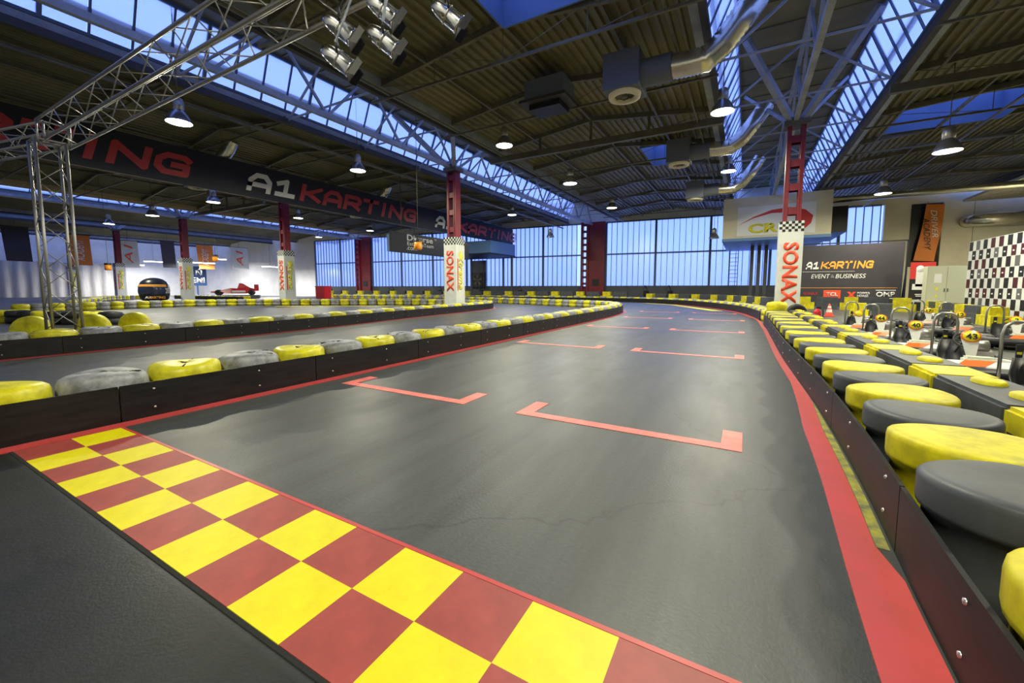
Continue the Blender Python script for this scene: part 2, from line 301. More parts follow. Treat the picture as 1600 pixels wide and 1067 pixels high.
for i, xc in enumerate(COLX):
    step = 1.0 if i < 3 else 2.0
    top = MB().box(xc-MT-.1, xc+MT+.1, YN, YF, MTOP, MTOP+.12); y = YN
    while y < YF: top.box(xc-MT, xc+MT, y, y+.06, MTOP-.05, MTOP); y += 1.5
    top.obj('monitor_roof', 'deck', ceil)
    for sgn in (-1, 1):
        xb, xt = xc+sgn*MH, xc+sgn*MT
        MB().box(min(xb, xb-sgn*.18), max(xb, xb-sgn*.18), YN, 43, EAVE-.25, EAVE-.02).obj('eave_gutter', 'tan' if i in (2, 3) else 'dsteel', ceil)
        MB().box(min(xb, xb+sgn*.25), max(xb, xb+sgn*.25), YN, 43, EAVE-.12, EAVE+.3).obj('eave_beam', 'tan' if i in (2, 3) and sgn > 0 else 'bsteel', ceil)
        if i == 5: continue
        ya = 2 if i < 2 else 8 if i == 2 else 14
        if i == 0: ya = 0
        wo = struct(MB().bar((xb, YN, EAVE+.32), (xb, 44, EAVE+.32), .1).bar((xt, YN, MTOP-.06), (xt, 44, MTOP-.06), .12).obj('window_%d' % win_n, 'bar')); win_n += 1
        z0, z1 = EAVE+.36, MTOP-.1
        def pm_(st):
            k = (sgn, st)
            if k not in mono_pane:
                d = sgn*(MT-MH); mono_pane[k] = MB().add([(0,0,z0),(0,st-.1,z0),(d,st-.1,z1),(d,0,z1),(.02,0,z0),(.02,st-.1,z0),(d+.02,st-.1,z1),(d+.02,0,z1)], [(0,1,2,3),(7,6,5,4),(0,4,5,1),(1,5,6,2),(2,6,7,3),(3,7,4,0)]).mesh('pane', 'pane')
            return mono_pane[k]
        bars = MB(); y = YN
        # wide panes behind the camera, single panes in view
        while y < 43.5:
            st = step if y >= ya-1e-6 else 2.0
            link('pane', pm_(st), wo, (xb, y+.05, 0)); bars.bar((xb-.02*sgn, y, z0-.05), (xt-.02*sgn, y, z1+.05), .1 if int(y) % 4 == 0 else .06); y += st
        bars.obj('glazing_bars', 'bar', wo)
        if i < 3:
            MB().bar((xb-sgn*.13, YN, EAVE+.36+.62), (xb-sgn*.13, 43, EAVE+.36+.62), .1, .16).obj('window_rail', 'bsteel', wo)
    if i < 4:      # lattice girder under the monitor, one truss along the column line
        lt = MB(); lt.bar((xc, YN, EAVE-.45), (xc, 43, EAVE-.45), .16, .2).bar((xc, YN, MTOP-.3), (xc, 43, MTOP-.3), .14, .16)
        y = 7; kk = 0
        while y < 42:
            lt.bar((xc, y, EAVE-.45), (xc, y+2, MTOP-.3), .09).bar((xc, y+2, MTOP-.3), (xc, y+4, EAVE-.45), .09)
            if i < 2: lt.bar((xc-MH+.3, y, EAVE-.1), (xc, y, MTOP-.35), .07).bar((xc+MH-.3, y, EAVE-.1), (xc, y, MTOP-.35), .07).bar((xc-MH+.3, y, EAVE-.1), (xc+MH-.3, y, EAVE-.1), .06)
            y += 4
        struct(lt.obj('roof_truss', 'bsteel'), 'pale steel lattice truss under a glazed roof monitor')
# service pipes under the deck
for X, z, r in ((-2.0, 8.0, .035), (-11.2, 8.05, .04), (-17.9, 7.85, .07), (5.0, 8.1, .04), (7.9, 7.75, .05)):
    struct(MB().tube([(X, YN, z), (X, 43, z)], r, 8).obj('service_pipe', 'steel'), 'long service pipe under the roof deck')
struct(MB().tube([(4.2, 37.5, 7.55), (17.8, 37.5, 7.55)], .22, 12).obj('spiral_duct', 'duct'), 'long thin silver duct across the right bay')

# ---------------------------------------------------------------- columns with printed sleeves
def checks(parent, face, w, z1, h, cx, cy):        # black squares of a chequered collar
    mb = MB(); n = 8; c = w/n; rows = int(h/c+.5)
    for a in range(n):
        for b in range(rows):
            if (a+b) % 2: continue
            p, q = -w/2+a*c, z1-(b+1)*c
            if face == 'y': mb.box(cx+p, cx+p+c, cy-.006, cy, q, q+c)
            else: mb.box(cx, cx+.006, cy+p, cy+p+c, q, q+c)
    mb.obj('chequered_collar', 'lblack', parent)
lab = ['red steel column with white printed sleeve beside the pit lane cones', 'red steel column with white printed sleeve inside the tyre hairpin', 'red steel column with white sleeve beyond the curved inner barrier', 'red steel column with white sleeve beside the giant helmet', 'dark red column with yellow-printed sleeve behind the giant helmet', 'dark red column with white sleeve beside the orange flag']
for i, x in enumerate(COLX):
    xx = 1.52 if i == 0 else x; sh = 3.95 if i == 0 else 4.1; wd = .42; cy = 20.7 if i == 0 else COLY
    t = thing('steel_column', lab[i], 'column', (xx, cy, 0))
    for s in (-1, 1):
        MB().box(s*.25-.06, s*.25+.06, -.23, .23, sh-.2, 7.75).box(s*.19-.03, s*.19+.03, -.26, -.2, sh-.2, 7.75).box(s*.19-.03, s*.19+.03, .2, .26, sh-.2, 7.75).obj('channel', 'red', t)
    bt = MB(); z = sh+.3
    while z < 7.7: bt.box(-.25, .25, -.22, -.18, z, z+.28).box(-.25, .25, .18, .22, z, z+.28); z += .95
    bt.obj('batten_plates', 'red', t)
    MB().box(-.45, .45, -.35, .35, 7.75, 7.95).obj('cap_plate', 'steel', t)
    st = MB()
    for s in (-1, 1):
        for e in (-1, 1): st.bar((s*.15, e*.1, 7.9), (s*1.9, e*2.6, MTOP-.2), .22 if e < 0 else .14)
    st.obj('struts', 'bsteel', t)
    sl = MB().box(-wd, wd, -wd, wd, 0, sh).obj('sleeve', 'white', t, bevel=.01)
    checks(sl, 'y', 2*wd, sh, .42, 0, -wd); checks(sl, 'x', 2*wd, sh, .42, wd, 0)
    text('lettering', 'SONAX', sl, 'sonax', 2.5 if i == 0 else 2.3, .54 if i == 0 else .5, (.02, -wd-.004, 1.85 if i == 0 else 2.2), DOWN_Y, bold=.035)
    if i: 
        tx = text('lettering', 'Xtreme', sl, 'lyel', 2.1, .42, (wd+.004, .05, 2.2), (PI/2, PI/2, PI/2), shear=.25, bold=.03)
        MB().box(wd, wd+.006, -.28, -.2, 1.1, 2.9).obj('red_print_line', 'logored', sl)
        MB().add([(wd+.006, .2*math.cos(a)*(1 if k % 2 else .4)+.05, 3.15+.3*math.sin(a)*(1 if k % 2 else .4)) for k, a in enumerate([2*PI*j/14 for j in range(14)])], [tuple(range(14))]).obj('star_print', 'lyel', sl)
    else: text('lettering', '®', sl, 'sonax', .09, .09, (-.12, -wd-.004, .42), DOWN_Y)
# red wall columns at the glazed far wall
for x, lb in ((-14.6, 'wide dark red steel column against the tall glazed wall'), (-46.8, 'red steel column against the glazed wall near the red crate')):
    t = thing('wall_column', lb, 'column', (x, FWY(x)-.35, 0), AW)
    MB().box(-.35, 1.35, -.1, .3, 0, 8.3).obj('web_plate', 'red', t); MB().box(-1.2, -.95, -.25, .25, 0, 8.3).obj('flange', 'red', t); MB().box(-.6, -.35, -.25, .25, 0, 8.3).obj('flange', 'red', t)
    b = MB()
    for k in range(12): b.box(-1.0, -.5, -.1, .1, .2+k*.7, .45+k*.7)
    b.obj('batten_plates', 'red', t); MB().box(.1, .8, -.14, -.1, 1.5, 2.2).obj('vent_grille', 'black', t)

# ---------------------------------------------------------------- painted markings
cz = .003
t = thing('start_line', 'red and yellow chequered start line painted across the track', 'start line'); C0 = .344
cells = {c: MB().box(0, C0, 0, .31, 0, .004).mesh('painted_square', m) for c, m in ((0, 'redcell'), (1, 'yelcell'))}
x = -.34-13*C0; k = 0
while x < .0:
    for r in (0, 1): link('painted_square', cells[(k+r) % 2], t, (x, .755+r*.31, 0))
    x += C0; k += 1
MB().box(-4.82, .0, .735, .752, 0, .004).obj('border_line', 'crack', t); MB().box(-4.82, .40, 1.378, 1.40, 0, .004).obj('border_line', 'redpaint', t)
for r, Y in enumerate((3.5, 8.2, 12.95, 17.7, 22.4)):
    for X in ((-4.57, -1.95) if r < 4 else (-4.9, -2.3)):
        mb = MB().prism([(X, Y), (X+1.98, Y), (X+1.98, Y+.48), (X+1.83, Y+.48), (X+1.83, Y+.125), (X+.15, Y+.125), (X+.15, Y+.48), (X, Y+.48)], 0, .004)
        tag(mb.obj('grid_marking', 'pink'), ['salmon starting box painted nearest the chequered line', 'salmon starting box in the second painted row', 'salmon starting box in the third painted row', 'salmon starting box in the fourth painted row', 'faint salmon starting box in the farthest painted row'][r]+(' beside the inner tyre barrier' if X < -3 else ' on the pit side'), 'floor marking', 'starting grid boxes')
def ribbon(name, pts, wd, m, label, z=.005):
    P = [Vector((*p, 0)) for p in pts]; L_, R_ = [], []
    for i, p in enumerate(P):
        d = (P[min(i+1, len(P)-1)]-P[max(i-1, 0)]).normalized(); n = Vector((d.y, -d.x, 0)); ww = wd[i] if isinstance(wd, (list, tuple)) else wd
        L_.append(p-n*ww/2); R_.append(p+n*ww/2)
    n = len(P); vs_ = [(v.x, v.y, 0) for v in L_+R_]+[(v.x, v.y, z) for v in L_+R_]
    fs = [(2*n+i, 2*n+i+1, 3*n+i+1, 3*n+i) for i in range(n-1)]+[(i, n+i, n+i+1, i+1) for i in range(n-1)]+[(i, i+1, 2*n+i+1, 2*n+i) for i in range(n-1)]+[(n+i+1, n+i, 3*n+i, 3*n+i+1) for i in range(n-1)]+[(0, 2*n, 3*n, n), (n-1, 2*n-1, 4*n-1, 3*n-1)]
    return tag(MB().add(vs_, fs).obj(name, m), label, 'floor marking')
def smooth(pts, step):       # Catmull-Rom resampling at equal arc steps
    P = [Vector((p[0], p[1], 0)) for p in pts]; out = []
    for i in range(len(P)-1):
        a, b, c, d = P[max(i-1, 0)], P[i], P[i+1], P[min(i+2, len(P)-1)]
        for k in range(40):
            q = k/40; out.append(.5*((2*b)+(c-a)*q+(2*a-5*b+4*c-d)*q*q+(3*b-a-3*c+d)*q**3))
    out.append(P[-1]); res = [out[0]]; acc = 0
    for i in range(1, len(out)):
        seg = (out[i]-out[i-1]).length
        while acc+seg >= step:
            f = (step-acc)/seg; nv = out[i-1]+(out[i]-out[i-1])*f; res.append(nv); out[i-1] = nv; seg = (out[i]-nv).length; acc = 0
        acc += seg
    return res
PE = [(.62, -1.5), (.64, 1.6), (.70, 3.4), (.71, 5.2), (.67, 7), (.63, 9), (.62, 12.7), (.60, 15.2), (.45, 19.5), (-.35, 24.5), (-2.3, 29.8), (-4.9, 34), (-9.7, 37.2), (-18, 37.6), (-28, 37.0), (-44, 35.6)]
PA = [(-5.0, -.555), (-5.0, 5), (-5.03, 10), (-5.08, 16.5), (-5.3, 20), (-5.75, 22.3), (-6.7, 24.4), (-8.4, 25.9), (-11, 27.0), (-15, 28.6), (-20, 30.3), (-27, 32), (-44, 33.5)]
PB = [(-11.1, -1.5), (-11.25, 3), (-11.4, 6.5), (-11.7, 9.5), (-12.15, 12.5), (-12.55, 16), (-13.0, 19.5), (-13.6, 21.6), (-15.2, 23.2), (-18, 23.9), (-21.5, 23.2), (-25, 21), (-28, 18.6), (-31.5, 16.7), (-33.2, 14), (-33, 10.5), (-31.8, 5)]
PH = [(-32, 2.6), (-26, 3.6), (-21, 4.9), (-18.6, 6.0)]
se = [v for v in smooth(PE, .4)]
kw = lambda y: .20 if y < 4.4 else max(.095, .20-.05*(y-4.4)) if y < 9 else .095 if y < 20 else .2
ks = [v for v in smooth(PE, .25) if v.y < 34]
dw = lambda y: .055*max(0, min(1, (y-2.35)/.12, (5.6-y)/1.2))
def beside(P, side, dist):
    out = []
    for i, p in enumerate(P):
        d = (P[min(i+1, len(P)-1)]-P[max(i-1, 0)]).normalized(); n = Vector((d.y, -d.x, 0))*side; q = p+n*(dist(p) if callable(dist) else dist); out.append((q.x, q.y))
    return out
ribbon('kerb_stripe', beside(ks, -1, lambda v: .012+kw(v.y)/2+dw(v.y)/2), [kw(v.y)-dw(v.y) for v in ks], 'redpaint', 'broad red stripe painted along the pit side barrier')
dk = [v for v in ks if 2.3 < v.y < 5.6]
ribbon('dirt_strip', beside(dk, -1, lambda v: .011+dw(v.y)/2), [max(.001, dw(v.y)-.004) for v in dk], 'dirt', 'dirty yellow paint left between red stripe and pit barrier', z=.003)
sa = smooth(PA, .4); ribbon('kerb_stripe', beside(sa[:66], 1, .092), .16, 'redpaint', 'thin red stripe painted along the inner straight barrier')
sb = smooth(PB, .4); ribbon('kerb_stripe', beside(sb[:64], 1, .092), .16, 'redpaint', 'red stripe painted along the middle hairpin barrier')
ribbon('apron_paint', [(-7.3, 35.3), (-4.6, 32.4), (-3.0, 28.8), (-1.3, 25)], .6, 'ygloss', 'worn yellow band painted along the far bend')
ribbon('apron_paint', [(-17, 21.6), (-21, 21.0), (-25, 18.8), (-28, 16.4)], .8, 'ygloss', 'worn yellow band painted inside the second hairpin')

# ---------------------------------------------------------------- tyre barriers
def tyre_mesh(m, seed):
    rnd = random.Random(seed); mb = MB(); R = .325
    prof = [(R-.05, 0), (R-.01, .03), (R, .11), (R-.01, .19), (R-.035, .215), (R-.005, .235), (R, .30), (R-.006, .38), (R-.02, .415), (R-.05, .436), (R-.1, .445), (.15, .449), (.07, .447), (.045, .44), (.03, .42, 1), (.001, .42, 1)]
    mb.lathe([(p[0], p[1])+((p[2],) if len(p) > 2 else (0,)) for p in prof], 22)
    # splits in the paint-stiff top
    for k in range(2):
        a = rnd.random()*2*PI; r0, r1 = .08, .27; da = rnd.uniform(-.5, .5)
        pts = [(r*math.cos(a+da*(r-r0)*3), r*math.sin(a+da*(r-r0)*3)) for r in (r0, .15, .2, r1)]
        for p, q in zip(pts, pts[1:]): mb.bar((p[0], p[1], .444), (q[0], q[1], .440), .012, .012, mi=1)
    me = mb.mesh('barrier_tyre', [m, 'crack'])
    for v in me.vertices:
        d = 1+.015*math.sin(3*math.atan2(v.co.y, v.co.x)+seed); v.co.x *= d; v.co.y *= d
        if v.co.z > .3: v.co.z += .010*math.sin(2*math.atan2(v.co.y, v.co.x)+seed*2)
    return me
TY = {c: [tyre_mesh(m, s+q) for s in range(4)] for q, (c, m) in enumerate((('yellow', 'yellow'), ('grey', 'grey'), ('black', 'rubber')))}
bolt_me = MB().lathe([(.0, .009), (.010, .006), (.011, 0)], 8, axis='y').mesh('bolt', 'bolt')
def barrier(path, side, where, y_is=('yellow', 'grey'), pitch=.665, clip=None, hgt=.34, bolts=True, tyres=True, seed=0):
    t = thing('tyre_barrier', 'tyre barrier %s' % where, 'tyre barrier'); pts = smooth(path, pitch)
    for i in range(len(pts)):
        p = pts[i]; d = (pts[min(i+1, len(pts)-1)]-pts[max(i-1, 0)]).normalized(); nrm = Vector((d.y, -d.x, 0))*side
        if not tyres or (clip and not clip(p)): continue
        c = p-nrm*.35; link('tyre', TY[y_is[i % len(y_is)]][(i*7+seed) % 4], t, (c.x, c.y, 0), (i*2.4) % 6.28)
    fine = smooth(path, .25)
    for i in range(0, len(fine)-2, 8):
        seg = fine[i:i+9]; a, b = seg[0], seg[-1]
        if len(seg) < 3 or (clip and not clip((a+b)/2)): continue
        V = []
        for j, v in enumerate(seg):
            dd = (seg[min(j+1, len(seg)-1)]-seg[max(j-1, 0)]).normalized(); nn = Vector((dd.y, -dd.x, 0))*side
            e = v-dd*.012 if j == len(seg)-1 else v
            for off, z in ((0, .0), (0, hgt), (-.018, hgt), (-.018, .0)): r = e+nn*off; V.append((r.x-a.x, r.y-a.y, z))
        fs = [(0,1,2,3), tuple(4*(len(seg)-1)+k for k in (3,2,1,0))]+[(4*j+k, 4*j+4+k, 4*j+4+(k+1) % 4, 4*j+(k+1) % 4) for j in range(len(seg)-1) for k in range(4)]
        o = MB().add(V, fs).obj('belt_panel', 'panel', t, loc=(a.x, a.y, 0))
        if not bolts: continue
        for j in (1, 5):
            if j+1 >= len(seg): continue
            p = seg[j]-a; dd = (seg[j+1]-seg[j-1]).normalized(); nn = Vector((dd.y, -dd.x, 0))*side
            for z in (.27, .09): bo = link('bolt', bolt_me, o, (p.x, p.y, z)); bo.rotation_euler = (0, 0, math.atan2(nn.y, nn.x)-PI/2)
    return t
barrier(PA, 1, 'of grey and yellow tyres between the starting grid and the hairpin lane')
barrier(PB, 1, 'of grey and yellow tyres curling around the white sleeved hairpin column', seed=2)
barrier(PH, -1, 'of mostly black tyres in the dark left infield', y_is=('black', 'yellow', 'black'), bolts=False)
barrier([(-37, 8.5), (-42, 10), (-46, 12), (-52, 13.5), (-58, 17), (-60, 21)], -1, 'curving in front of the giant helmet', bolts=False, seed=5)
barrier([(-44, 22.6), (-50, 22.4), (-58, 22.2)], -1, 'in front of the red racing car', bolts=False, seed=6)
barrier(PE, -1, 'around the far bend before the glazed wall', clip=lambda p: p.y > 17.9, bolts=False, seed=4)
# pit side: tall capped tyres
def capped(m, seed):
    R = .335
    prof = [(R-.05, 0), (R-.02, .03), (R-.015, .15), (R-.03, .2), (R-.02, .24), (R-.022, .335), (R, .338), (R+.004, .36), (R+.004, .45), (R+.001, .462), (R-.008, .472), (R-.03, .480), (R-.06, .482), (.2, .484), (.1, .484), (.001, .484)]
    me = MB().lathe(prof, 36).mesh('tyre', [m])
    for v in me.vertices:
        if v.co.z > .45: v.co.z += .008*math.sin(math.atan2(v.co.y, v.co.x)*2+seed)*math.hypot(v.co.x, v.co.y)/R
    return me
CAP = {c: [capped(m, s_) for s_ in range(3)] for c, m in (('yellow', 'ygloss'), ('grey', 'dgrey'))}
t = barrier(PE, -1, 'of smooth capped tyres along the pit lane', clip=lambda p: p.y <= 16.2, tyres=False, hgt=.33)
for k in range(-3, 25):
    Y = 2.32+.585*k-(.17 if k < 0 else 0); pe = min(ks, key=lambda v: abs(v.y-Y)) if Y > 0 else Vector((.63, Y, 0))
    o = link('tyre', CAP[('grey', 'yellow')[k % 2]][k % 3], t, (pe.x+.335, Y, .003*(k % 2))); o.scale = (.93, .88, 1)
# upright tyres and the yellow bundle
up = {}
for c, m in (('yellow', 'yellow'), ('black', 'rubber')):
    up[c] = MB().lathe([(.001, -.085), (.2, -.09), (.29, -.1), (.325, -.06), (.33, 0), (.325, .06), (.29, .1), (.2, .09), (.001, .085)], 26, axis='y').mesh('upright_tyre', m)
for X, Y, rz, lb in ((-12.9, 2.45, .5, 'yellow tyre standing upright behind the truss leg'), (-12.75, 3.33, .25, 'yellow tyre standing upright next to the truss leg'), (-12.8, 4.08, .2, 'yellow tyre standing upright farthest from the truss leg')):
    o = link('upright_tyre', up['yellow'], None, (X, Y, .34+.1), rz+.5); tag(o, lb, 'tyre', 'upright yellow tyres')
    o.location.z = .345
tag(MB().lathe([(.25, .0), (.33, .1), (.3, .22), (.35, .34), (.3, .5), (.33, .62), (.28, .74), (.1, .78), (.001, .78)], 18).obj('tyre_bundle', 'ygloss', loc=(.98, 17.15, 0)), 'crumpled yellow wrapped tyre bundle at the end of the pit barrier', 'tyre bundle')
tag(link('upright_tyre', up['black'], None, (1.66, 18.2, .345), .3), 'black tyre standing beside the yellow wrapped bundle', 'tyre')

# ---------------------------------------------------------------- plastic block barriers
def block_mesh(m, L_, W, Hh, slots=True):
    mb = MB().box(-W/2, W/2, -L_/2+.006, L_/2-.006, 0, Hh); me = mb.mesh('barrier_block', m, bevel=.025); return me
blk = {(c, L_): block_mesh(m, L_, .46, .47) for c, m in (('yellow', 'ygloss'), ('grey', 'dgrey')) for L_ in (.62, 1.15)}
cap_me = MB().lathe([(.001, .035), (.10, .035), (.125, .025), (.13, 0)], 20).mesh('cap', 'ygloss')
groove_me = {L_: MB().box(-.232, -.226, -L_/2+.08, L_/2-.08, .30, .312).box(-.232, -.226, -L_/2+.08, L_/2-.08, .17, .182).mesh('groove', 'crack') for L_ in (.62, 1.15)}
y = 2.2; k = 0
while y < 16.4:
    c = ('grey', 'yellow')[k % 2]; L_ = 1.15 if c == 'grey' else .62
    X = 1.76-.012*(y-4)
    o = link('plastic_block', blk[(c, L_)], None, (X, y+L_/2, 0), .02); tag(o, '%s plastic barrier block in the row beside the parked karts' % c, 'barrier block', '%s blocks beside the karts' % c)
    link('groove', groove_me[L_], o)
    if c == 'grey':
        for s in (-.28, .28): cc = link('cap', cap_me, o, (.02, s, .47)); cc.scale = (.75, 1.15, 1)
    y += L_; k += 1
def wall_blocks(path, where, L_=1.3, Hh=.8, W=.5, colors=('yellow', 'grey')):
    pts = smooth(path, L_)
    mm = {c: MB().box(-L_/2+.05, L_/2-.05, -W/2, W/2, 0, Hh*.55).box(*((-L_*.28, L_*.28) if c == 'yellow' else (-L_/2+.05, L_/2-.05)), -W/2+.04, W/2-.04, Hh*.55, Hh).mesh('barrier_block', 'ygloss' if c == 'yellow' else 'dgrey') for c in colors}
    for i in range(len(pts)-1):
        a, b = pts[i], pts[i+1]; c = colors[i % 2]; d = b-a
        o = link('plastic_block', mm[c], None, (a+b)/2, math.atan2(d.y, d.x)); tag(o, '%s stepped barrier block %s' % (c, where), 'barrier block', '%s stepped blocks %s' % (c, where))
wall_blocks([(2.6, 30.6), (6.4, 30.0), (8.0, 28.8)], 'in front of the dark event backdrop', 1.1, .72)
wall_blocks([(8.1, 28.2), (7.6, 25.0), (7.2, 19)], 'below the chequered display wall', 1.3, .62)
wall_blocks([(-50, 36.6), (-40, 37.5), (-28, 38.4), (-16, 39.0), (-8.5, 39.0)], 'along the glazed far wall', 1.35, .9)
wall_blocks([(-8.0, 38.9), (-3.6, 36.3), (-.9, 32.4), (.6, 28.2), (1.5, 24.8)], 'outside the far bend', 1.2, .75)
wall_blocks([(3.9, 22.4), (5.3, 22.0)], 'standing alone on the pit lane', .7, .62)

# ---------------------------------------------------------------- karts
def kart(X, Y, num, lb, rz=0, dark=False):
    t = thing('go_kart', lb, 'go kart', (X, Y, 0), rz, 'rental go karts parked in the pit lane'); t.scale = (.92, .92, .96); body = 'kwhite' if not dark else 'rubber'
    # perimeter bumper ring
    ring = [(.0, -.98), (.42, -.94), (.6, -.72), (.66, -.3), (.68, .4), (.62, .85), (.3, .98), (-.3, .98), (-.62, .85), (-.68, .4), (-.66, -.3), (-.6, -.72), (-.42, -.94), (0, -.98)]
    MB().tube([(x, y, .17) for x, y in ring], .075, 8, cap=False).obj('bumper_ring', 'rubber', t)
    MB().box(-.33, .33, -.8, .75, .06, .085).obj('floor_tray', 'alu', t)
    fr = MB()
    for s in (-1, 1): fr.tube([(s*.3, -.85, .1), (s*.34, 0, .1), (s*.3, .9, .1)], .016, 6)
    fr.tube([(-.5, .62, .14), (.5, .62, .14)], .02, 8).tube([(-.42, -.55, .14), (.42, -.55, .14)], .014, 6); fr.obj('chassis_frame', 'dsteel', t)
    # nose cone: wide low wedge
    n = MB(); prof = [(-.90, .10, .16), (-.86, .10, .24), (-.70, .10, .30), (-.52, .12, .27)]
    vs_ = []
    for y_, z0, z1 in prof:
        ww = .40 if y_ < -.8 else .46
        vs_ += [(-ww, y_, z0), (ww, y_, z0), (ww*.82, y_, z1), (-ww*.82, y_, z1)]
    fs = [(0,1,2,3), (15,14,13,12)]+[(4*j+k_, 4*j+(k_+1) % 4, 4*j+4+(k_+1) % 4, 4*j+4+k_) for j in range(3) for k_ in range(4)]
    no = n.add(vs_, fs).obj('nose_cone', body, t, bevel=.012)
    MB().add([(-.34, -.863, .243), (-.05, -.863, .243), (.12, -.69, .306), (-.2, -.69, .306)], [(0,1,2,3)]).obj('nose_stripe', 'korange', no)
    for s in (-1, 1):
        p = MB(); sec = [(-.5, .40, .12, .22), (-.35, .40, .09, .28), (.25, .40, .09, .26), (.42, .42, .12, .2)]
        vs_ = []
        for y_, x0, z0, z1 in sec: vs_ += [(s*x0, y_, z0), (s*.62, y_, z0), (s*.60, y_, z1*.9), (s*x0, y_, z1)]
        po = p.add(vs_, fs).obj('side_pod', body, t, bevel=.01)
        MB().add([(s*.601, -.42, .235), (s*.60, -.1, .245), (s*.615, .3, .15), (s*.615, .0, .15)], [(0,1,2,3)]).obj('pod_stripe', 'korange', po)
    # upright number fairing
    a = -.22; f = MB(); 
    f.add([(-.04, a-.08, .27), (.04, a-.08, .27), (.10, a+.0, .57), (-.10, a+.0, .57), (-.04, a-.05, .27), (.04, a-.05, .27), (.10, a+.03, .57), (-.10, a+.03, .57)], [(0,1,2,3), (7,6,5,4), (0,4,5,1), (1,5,6,2), (2,6,7,3), (3,7,4,0)])
    fa = f.obj('front_fairing', 'kwhite', t)
    rim = MB().lathe([(.001, -.01), (.19, -.01), (.2, 0), (.19, .02), (.001, .02)], 24, axis='y').obj('plate_rim', 'krim', fa, loc=(0, a+.0, .60)); rim.scale = (.58, 1, .46); rim.rotation_euler = (-.3, 0, 0)
    pl = MB().lathe([(.001, -.016), (.158, -.016), (.162, -.008)], 24, axis='y').obj('number_plate', 'kyellow', fa, loc=(0, a, .60)); pl.scale = (.58, 1, .46); pl.rotation_euler = (-.3, 0, 0)
    text('number', num, fa, 'lblack', .125 if len(num) > 1 else .06, .09, (0, a-.019, .60), (PI/2-.3, 0, 0), bold=.02, depth=.004)
    MB().box(-.17, .17, -.62, -.42, .2, .34).obj('fuel_tank', 'tankm', t, bevel=.03)
    tt = MB().box(-.06, .08, -.623, -.62, .24, .3).obj('tank_sticker', 'lyel', t)
    st = MB().lathe([(.115+.014*math.cos(a_), .014*math.sin(a_)) for a_ in [2*PI*j/8 for j in range(9)]], 20).tube([(-.11, 0, 0), (.11, 0, 0)], .012, 6).tube([(0, 0, 0), (0, 0, -.35)], .012, 6).obj('steering_wheel', 'rubber', t, loc=(0, .0, .52)); st.rotation_euler = (.9, 0, 0)
    # bucket seat
    se_ = MB(); N_ = 9
    rings = [(.08, .15, .16, 0, 1), (.3, .10, .19, 0, 1), (.46, .14, .20, -.5, .85), (.56, .34, .20, -.95, .3), (.62, .60, .15, -1, .1)]; V = []
    for (y_, z_, w_, ny, nz_) in rings:
        for k_ in range(N_): q_ = (-1+2*k_/(N_-1))*1.35; V.append((w_*math.sin(q_), y_+ny*.17*(1-math.cos(q_)), z_+nz_*.17*(1-math.cos(q_))))
    se_.add(V, [(r_*N_+k_, r_*N_+k_+1, (r_+1)*N_+k_+1, (r_+1)*N_+k_) for r_ in range(4) for k_ in range(N_-1)], 0, True)
    so = se_.obj('seat', 'rubber', t); so.scale = (.9, 1, .78); so.modifiers.new('thick', 'SOLIDIFY').thickness = .02
    hp = MB().tube([(-.15, .72, .15), (-.15, .72, .74), (-.125, .72, .84), (-.06, .72, .89), (.06, .72, .89), (.125, .72, .84), (.15, .72, .74), (.15, .72, .15)], .02, 8).obj('roll_hoop', 'alu', t)
    MB().box(-.03, .03, .685, .7, .3, .62).obj('seat_belt', 'rubber', t); 
    for z in (.34, .42, .5): MB().box(-.022, .022, .682, .686, z, z+.03).obj('belt_marking', 'lyel', t)
    en = MB().box(.2, .42, .2, .5, .12, .34).lathe([(.001, -.1), (.09, -.1), (.1, -.08), (.1, .08), (.001, .1)], 14, c=(.31, .35, .4), axis='x').obj('engine', 'alu', t, bevel=0); MB().tube([(.42, .4, .3), (.5, .6, .3), (.45, .85, .28)], .045, 8).obj('exhaust', 'chrome', t)
    wm = wheel_me
    for sx, yy, ww in ((-1, -.55, .8), (1, -.55, .8), (-1, .62, 1.15), (1, .62, 1.15)):
        o = link('wheel', wm, t, (sx*.50, yy, .135)); o.scale = (ww, 1, 1)
    return t
wheel_me = MB().lathe([(.05, -.06, 1), (.075, -.07, 1), (.1, -.075, 0), (.13, -.06, 0), (.135, 0, 0), (.13, .06, 0), (.1, .075, 0), (.075, .07, 1), (.05, .06, 1), (.001, .055, 1)], 18, axis='x').mesh('wheel', ['rubber', 'alu'])
KX = 2.78
kart(KX, 8.35, '43', 'white and orange go-kart whose plate reads forty-three, beside the barrier blocks')
kart(KX-.05, 10.32, '40', 'white and orange go-kart whose plate reads forty, beside the barrier blocks')
kart(KX-.1, 12.29, '44', 'white and orange go-kart whose plate reads forty-four, beside the barrier blocks')
kart(KX-.12, 14.27, '', 'last white go-kart in the queue beside the barrier blocks')
kart(KX+.02, 6.38, '', 'white go-kart with silver roll hoop waiting at the head of the queue')
kart(4.82, 17.1, '17', 'dark go-kart whose plate reads seventeen, in the queue by the display wall', dark=True)
kart(4.78, 14.88, '12', 'dark go-kart whose plate reads twelve, in the queue by the display wall', dark=True)
kart(4.98, 12.9, '2', 'dark go-kart whose plate reads two, in the queue by the display wall', dark=True)
